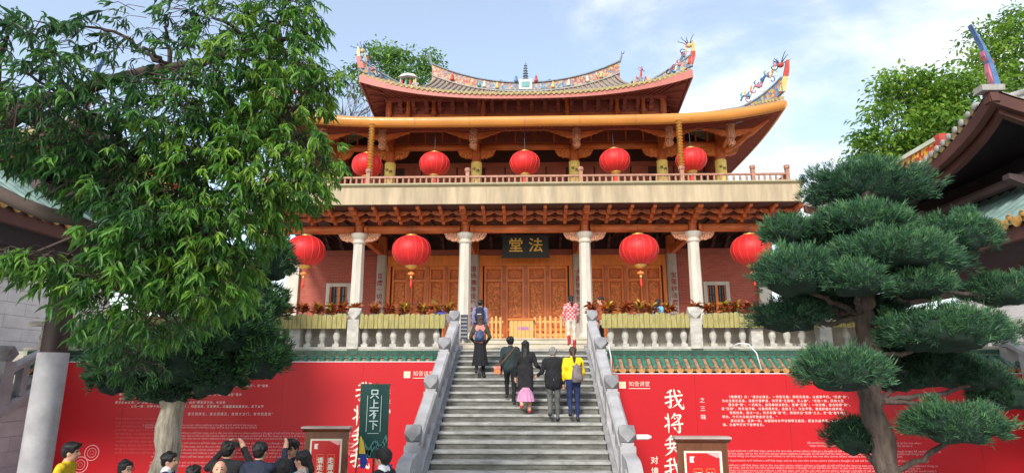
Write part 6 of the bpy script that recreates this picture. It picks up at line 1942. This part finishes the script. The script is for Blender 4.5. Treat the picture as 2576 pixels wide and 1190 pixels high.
    # arms
    for sg in (-1, 1):
        sh_ = (sg * .175 * B, ly(1.41), 1.40)
        a = arms if isinstance(arms, str) else arms[0 if sg < 0 else 1]
        if a == 'down': el, wr = (sg * .235, -.02 + ly(1.1), 1.12), (sg * .24, .05, .88)
        elif a == 'swing': el, wr = (sg * .235, .06, 1.13), (sg * .22, .22, .98)
        elif a == 'back': el, wr = (sg * .235, -.10, 1.14), (sg * .24, -.12, .90)
        elif a == 'phone': el, wr = (sg * .31, .14, 1.36), (sg * .13, .22, 1.60)
        elif a == 'reach': el, wr = (sg * .24, .20, 1.36), (sg * .12, .40, 1.58)
        elif a == 'hip': el, wr = (sg * .27, -.02, 1.13), (sg * .19, .14, 1.02)
        elif a == 'link': el, wr = (sg * .27, .0, 1.14), (sg * .36, .10, 1.07)
        elif a == 'front': el, wr = (sg * .23, .02, 1.13), (sg * .08, .22, 1.10)
        C(sh_, el, .062, .050, sl); C(el, wr, .050, .036, sl)
        d = Vector(wr) - Vector(el); d.normalize()
        if a == 'phone': d = Vector((-sg * .45, .15, .85)).normalized()
        if a == 'reach': d = Vector((-sg * .1, .35, .9)).normalized()
        w = Vector(wr)
        pm_ = w + d * .055
        C(tuple(w), tuple(w + d * .04), .030, .032, 'skin')
        C(tuple(pm_), tuple(w + d * .085), .034, .036, 'skin', .75)
        side = d.cross(Vector((sg, .2, 0))).normalized()
        curlv = Vector((-sg, 0, 0)) - d * d.dot(Vector((-sg, 0, 0)))
        for j, (o_, L_) in enumerate(((-.027, .062), (-.009, .074), (.009, .070), (.027, .055))):
            b0 = w + d * .095 + side * o_
            b1 = b0 + d * L_ * .55 + curlv * .006
            b2 = b1 + d * L_ * .30 + curlv * .022
            C(tuple(b0), tuple(b1), .0125, .0115, 'skin'); C(tuple(b1), tuple(b2), .0115, .010, 'skin')
        th0 = w + d * .045 + side * .028 + curlv * .012
        th1 = th0 + (d * .6 + side * .55 + curlv * .5).normalized() * .045
        C(tuple(th0), tuple(th1), .0145, .012, 'skin')
    skinned('body', pr, M, t, spots, vox)
    # hair
    st, hm = hair
    hr = []
    H = lambda c, r_: hr.append(('e', c, r_, hm))
    HC = lambda a, b_, ra, rb, sy=1.0: hr.append(('c', a, b_, ra, rb, sy, hm))
    if st != 'bald':
        H(hp(0, -.022, .045), (.084, .090, .082)); H(hp(0, -.045, .0), (.080, .066, .085)); H(hp(0, .045, .082), (.062, .045, .034))
        for sg in (-1, 1): H(hp(sg * .066, .005, .03), (.022, .055, .05))
    else:
        H(hp(0, -.05, .0), (.076, .052, .05))
    if st not in ('bald', 'cap'):       # uneven locks over the crown
        for k in range(34):
            a_, e_ = rnd.uniform(0, 6.28), rnd.uniform(-.3, 1.45)
            sx_, sy_, sz_ = .084 * math.cos(a_) * math.cos(e_), -.022 + .092 * math.sin(a_) * math.cos(e_), .045 + .083 * math.sin(e_)
            if sy_ > .045 and sz_ < .075: continue
            o_ = rnd.uniform(.0, .02)
            HC(hp(sx_, sy_, sz_), hp(sx_ * 1.06 + o_ * math.cos(a_), sy_ * 1.08 - .01, sz_ - .02 + o_), .016, .007)
    if st == 'curly':
        for k in range(26):
            a_, e_ = rnd.uniform(0, 6.28), rnd.uniform(-.2, 1.4)
            H(hp(.09 * math.cos(a_) * math.cos(e_), -.025 + .095 * math.sin(a_) * math.cos(e_) * (1 if math.sin(a_) < .3 else .7), .035 + .085 * math.sin(e_)), (.03, .03, .03))
    if st == 'fluffy':
        H(hp(0, -.02, .07), (.098, .098, .075)); H(hp(0, .06, .09), (.07, .05, .04)); H(hp(0, -.06, .02), (.09, .06, .08))
    if st == 'long':
        HC(hp(0, -.055, .02), hp(0, -.085, -.28), .078, .085, .6); HC(hp(-.06, -.02, .0), hp(-.075, -.03, -.22), .035, .03); HC(hp(.06, -.02, .0), hp(.075, -.03, -.22), .035, .03)
    if st == 'bob':
        HC(hp(0, -.05, .02), hp(0, -.055, -.09), .085, .075, .75)
        for sg in (-1, 1): HC(hp(sg * .065, -.01, .02), hp(sg * .07, .0, -.07), .03, .026)
    if st == 'pony':
        HC(hp(0, -.09, .03), hp(.02, -.135, -.12), .035, .038); HC(hp(.02, -.135, -.12), hp(.03, -.11, -.28), .038, .015)
    if st == 'bun': H(hp(0, -.10, .085), (.045, .042, .04))
    if st == 'cap': H(hp(0, -.01, .06), (.092, .102, .075)); HC(hp(-.04, .09, .05), hp(.04, .09, .05), .04, .04, .6)
    skinned('hair', hr, M, t, (), .013, .016)
    if glasses:
        gb = MB()
        for sg in (-1, 1):
            cc = Vector(hp(sg * .033, .104, .012))
            gb.tube([cc + Vector((.024 * math.cos(a_), 0, .017 * math.sin(a_))) for a_ in [2 * math.pi * k / 12 for k in range(13)]], .0035, 4)
        gb.tube([hp(-.01, .106, .014), hp(.01, .106, .014)], .003, 4)
        put('glasses', gb.mesh('glasses', 'phone'), M, t)
    return t, M
def backpack(label, M, dy, main, patch=None, sz=(.27, .15, .38), zc=1.20, dx=0.0, round_=False):
    t = thing('backpack', label, 'backpack', tuple((M @ Vector((dx, dy, zc - sz[2] / 2)))))
    w, d, h = sz
    pr = [('c', (dx - w / 2 + .06, dy, zc - h / 2 + .07), (dx - w / 2 + .08, dy, zc + h / 2 - .08), .07, .065, 1.0, main), ('c', (dx + w / 2 - .06, dy, zc - h / 2 + .07), (dx + w / 2 - .08, dy, zc + h / 2 - .08), .07, .065, 1.0, main),
          ('c', (dx, dy, zc - h / 2 + .07), (dx, dy, zc + h / 2 - .06), .08, .075, 1.0, main), ('c', (dx - .05, dy - .06, zc - h * .2), (dx + .05, dy - .06, zc - h * .2), .06, .06, .7, main)]
    skinned('bag_body', pr, M, t, (), .015, .03)
    for sg in (-1, 1):
        put('strap', MB().tube([(dx + sg * .09, dy + .07, zc + h / 2 - .04), (dx + sg * .12, dy + .15, zc + h / 2 + .06), (dx + sg * .12, dy + .24, zc + h / 2 + .0)], .016, 6, 0, .5).mesh('strap', 'phone'), M, t)
    put('handle', MB().tube([(dx - .04, dy + .02, zc + h / 2 - .02), (dx, dy + .02, zc + h / 2 + .04), (dx + .04, dy + .02, zc + h / 2 - .02)], .009, 5).mesh('handle', 'phone'), M, t)
    if patch: put('patch', MB().box(dx - .07, dx + .07, dy - .115, dy - .10, zc - .02, zc + .0).mesh('patch', patch), M, t)
    return t
def step_at(Y):
    k = min(NS - 1, int((Y - Y0S) / RUN_S))
    return RISE_S * (k + 1)
# ---- climbing the stairs (backs to the camera)
def climber(label, u, Y, h, top, bottom, shoes='shoe_dark', **k):
    z = k.pop('z', None)
    return person(label, at(u, 950, Y).x, Y, step_at(Y) if z is None else z, h, k.pop('rz', 0), top, bottom, shoes, **k)
_, M_ = climber('woman in a yellow top with a ponytail, rightmost of the group on the stairs', 1442, 13.66, 1.55, 'yellow_top', 'jeans_blue', hair=('pony', 'hair_brown'), arms=('down', 'swing'), legs='kick', bulk=1.06, coat=.93)
backpack('grey slouchy backpack on the woman in yellow', M_, -.20, 'bag_grey', None, (.24, .15, .40), 1.10, .08)
put_shirt = None
climber('grey haired man in a black jacket and grey trousers on the stairs', 1392, 13.66, 1.55, 'black_cloth', 'grey_pants', hair=('short', 'hair_grey'), arms=('link', 'down'), legs='kick', coat=.78, bulk=1.14, lean=.10)
climber('woman in a long black coat over a pink skirt on the stairs', 1322, 13.75, 1.54, 'black_knit', 'skin', 'red_shoe', hair=('long', 'hair_black'), arms=('down', 'link'), legs='kick', coat=.50, skirt=(.30, .62, 'pink_skirt', .15))
_, M_ = climber('woman in dark green with black curly hair and an orange shoulder bag on the stairs', 1284, 14.1, 1.50, 'dark_green', 'black_cloth', hair=('curly', 'hair_black'), arms=('down', 'down'), legs='upl', coat=.86, bulk=1.04)
bg = thing('shoulder_bag', 'small orange shoulder bag at the hip of the curly haired woman', 'bag', tuple(M_ @ Vector((-.30, 0, .84))))
put('bag_body', MB().box(-.40, -.25, -.16, -.02, .80, .98).mesh('bag_body', 'orange_bag'), M_, bg)
put('flap', MB().box(-.405, -.245, -.166, -.014, .92, .985).mesh('flap', 'pink_vest'), M_, bg)
put('strap', MB().tube([(-.30, -.09, .98), (-.17, -.16, 1.12), (.0, -.16, 1.30), (.12, -.08, 1.46), (.13, .0, 1.48)], .014, 5, 0, .5).mesh('strap', 'orange_bag'), M_, bg)
bg2 = thing('hand_bag', 'dark red handbag between the curly haired woman and the woman in black', 'bag', tuple(M_ @ Vector((.26, 0, .84))))
put('bag_body', MB().prism([(.20, .84), (.32, .84), (.31, 1.0), (.21, 1.0)], 'y', -.12, .0).mesh('bag_body', 'red_boot'), M_, bg2)
put('handle', MB().tube([(.22, -.06, 1.0), (.24, -.06, 1.12), (.29, -.06, 1.12), (.30, -.06, 1.0)], .008, 5).mesh('handle', 'phone'), M_, bg2)
_, M_ = climber('woman in a pink vest and long black skirt climbing at the left', 1207, 15.5, 1.50, 'olive', 'black_cloth', hair=('long', 'hair_brown'), arms=('hip', 'hip'), legs='kick', vest='pink_vest', skirt=(.34, .98, 'black_cloth', .16))
backpack('small blue backpack on the woman in the pink vest', M_, -.19, 'bag_blue', None, (.25, .14, .30), 1.16)
_, M_ = climber('man with a dark backpack at the top of the stairs on the left', 1206, 18.6, 1.52, 'lilac', 'navy', hair=('short', 'hair_black'), arms=('down', 'down'), legs='walk', z=TZ + .013, coat=.92, bulk=1.06)
backpack('navy backpack with a white stripe on the man at the stair head', M_, -.20, 'bag_navy', 'bag_white', (.30, .16, .46), 1.22)
climber('woman in a red checked shirt and cream trousers at the stair head on the right', 1440, 17.35, 1.48, 'plaid', 'cream_pants', 'red_boot', hair=('pony', 'hair_black'), arms=('down', 'swing'), legs='kick', z=TZ + .013, coat=.9, cuff='red_boot')
# ---- on the terrace behind the balustrade
climber('person in a royal blue jacket behind the left crotons', 1097, 18.8, 1.46, 'royal_blue', 'black_cloth', z=TZ + .002, legs='stand', rz=R(-20), hair=('short', 'hair_black'), lean=.25)
climber('person in a rust coloured top behind the right crotons next to the stairs', 1518, 19.0, 1.66, 'rust_top', 'black_cloth', z=TZ + .002, legs='walk', rz=R(80), hair=('short', 'hair_black'))
climber('person in a sky blue top and light jeans behind the right balusters', 1665, 18.7, 1.54, 'sky_blue', 'jeans_light', z=TZ + .002, legs='stand', rz=R(-60), hair=('bob', 'hair_black'), shoes='jeans_light')
# ---- the crowd at the foot of the stairs
def crowd(label, u, Y, ztop, rz, top, bottom='navy', **k):
    return person(label, at(u, 1150, Y).x, Y, 0.002, ztop - .035, R(rz), top, bottom, vox=.014, **k)
crowd('boy in a mustard yellow top with thick black hair at far left', 158, 8.6, 1.73, -75, 'mustard', hair=('fluffy', 'hair_black'), lean=.12, legs='walk')
crowd('woman in black with long hair and glasses by the red board medallions', 318, 8.4, 1.54, -105, 'black_knit', hair=('long', 'hair_black'), glasses=True, headtilt=-.15)
crowd('man in a dark blue jacket in profile before the pale trunk', 424, 8.5, 1.63, -78, 'blue_jacket', hair=('short', 'hair_black'), collar='white_shirt')
crowd('person in black with short dark hair, only the crown of the head in view', 490, 8.2, 1.51, -40, 'black_knit', hair=('short', 'hair_black'))
_, M_ = crowd('man in black raising both hands to take a photograph', 571, 8.8, 1.74, 2, 'black_knit', hair=('short', 'hair_black'), arms='phone', bulk=1.08)
ph = thing('phone', 'dark phone held up by the man with both arms raised', 'phone', tuple(M_ @ Vector((0, .26, 1.62))))
put('case', MB().box(-.085, .085, .255, .265, 1.61, 1.69).mesh('case', 'phone'), M_, ph)
crowd('older balding man in yellow facing the camera, in front of the man taking a photograph', 556, 8.0, 1.60, -155, 'mustard', hair=('bald', 'hair_grey'), headtilt=.0)
_, M_ = crowd('man in a dark navy suit holding up a phone', 652, 8.6, 1.75, -12, 'navy', hair=('short', 'hair_black'), arms=('down', 'reach'), bulk=1.08)
ph = thing('phone', 'upright black phone in the raised hand of the man in the navy suit', 'phone', tuple(M_ @ Vector((.14, .45, 1.60))))
put('case', MB().box(.10, .17, .455, .465, 1.58, 1.73).mesh('case', 'phone'), M_, ph)
crowd('man with glasses facing the camera beside the raised phone', 733, 9.2, 1.72, 178, 'navy', hair=('fluffy', 'hair_black'), glasses=True)
crowd('boy seen from behind, lowest head of the group by the framed notice', 717, 7.9, 1.62, 20, 'blue_jacket', hair=('fluffy', 'hair_black'), collar='white_shirt')
crowd('woman in a beige top with dark hair facing left before the framed notice', 764, 8.3, 1.68, 80, 'beige_top', hair=('pony', 'hair_black'))
crowd('teenager in a black jacket with a white collar facing left below the green banner', 966, 8.3, 1.70, 68, 'black_knit', hair=('fluffy', 'hair_black'), collar='white_shirt')
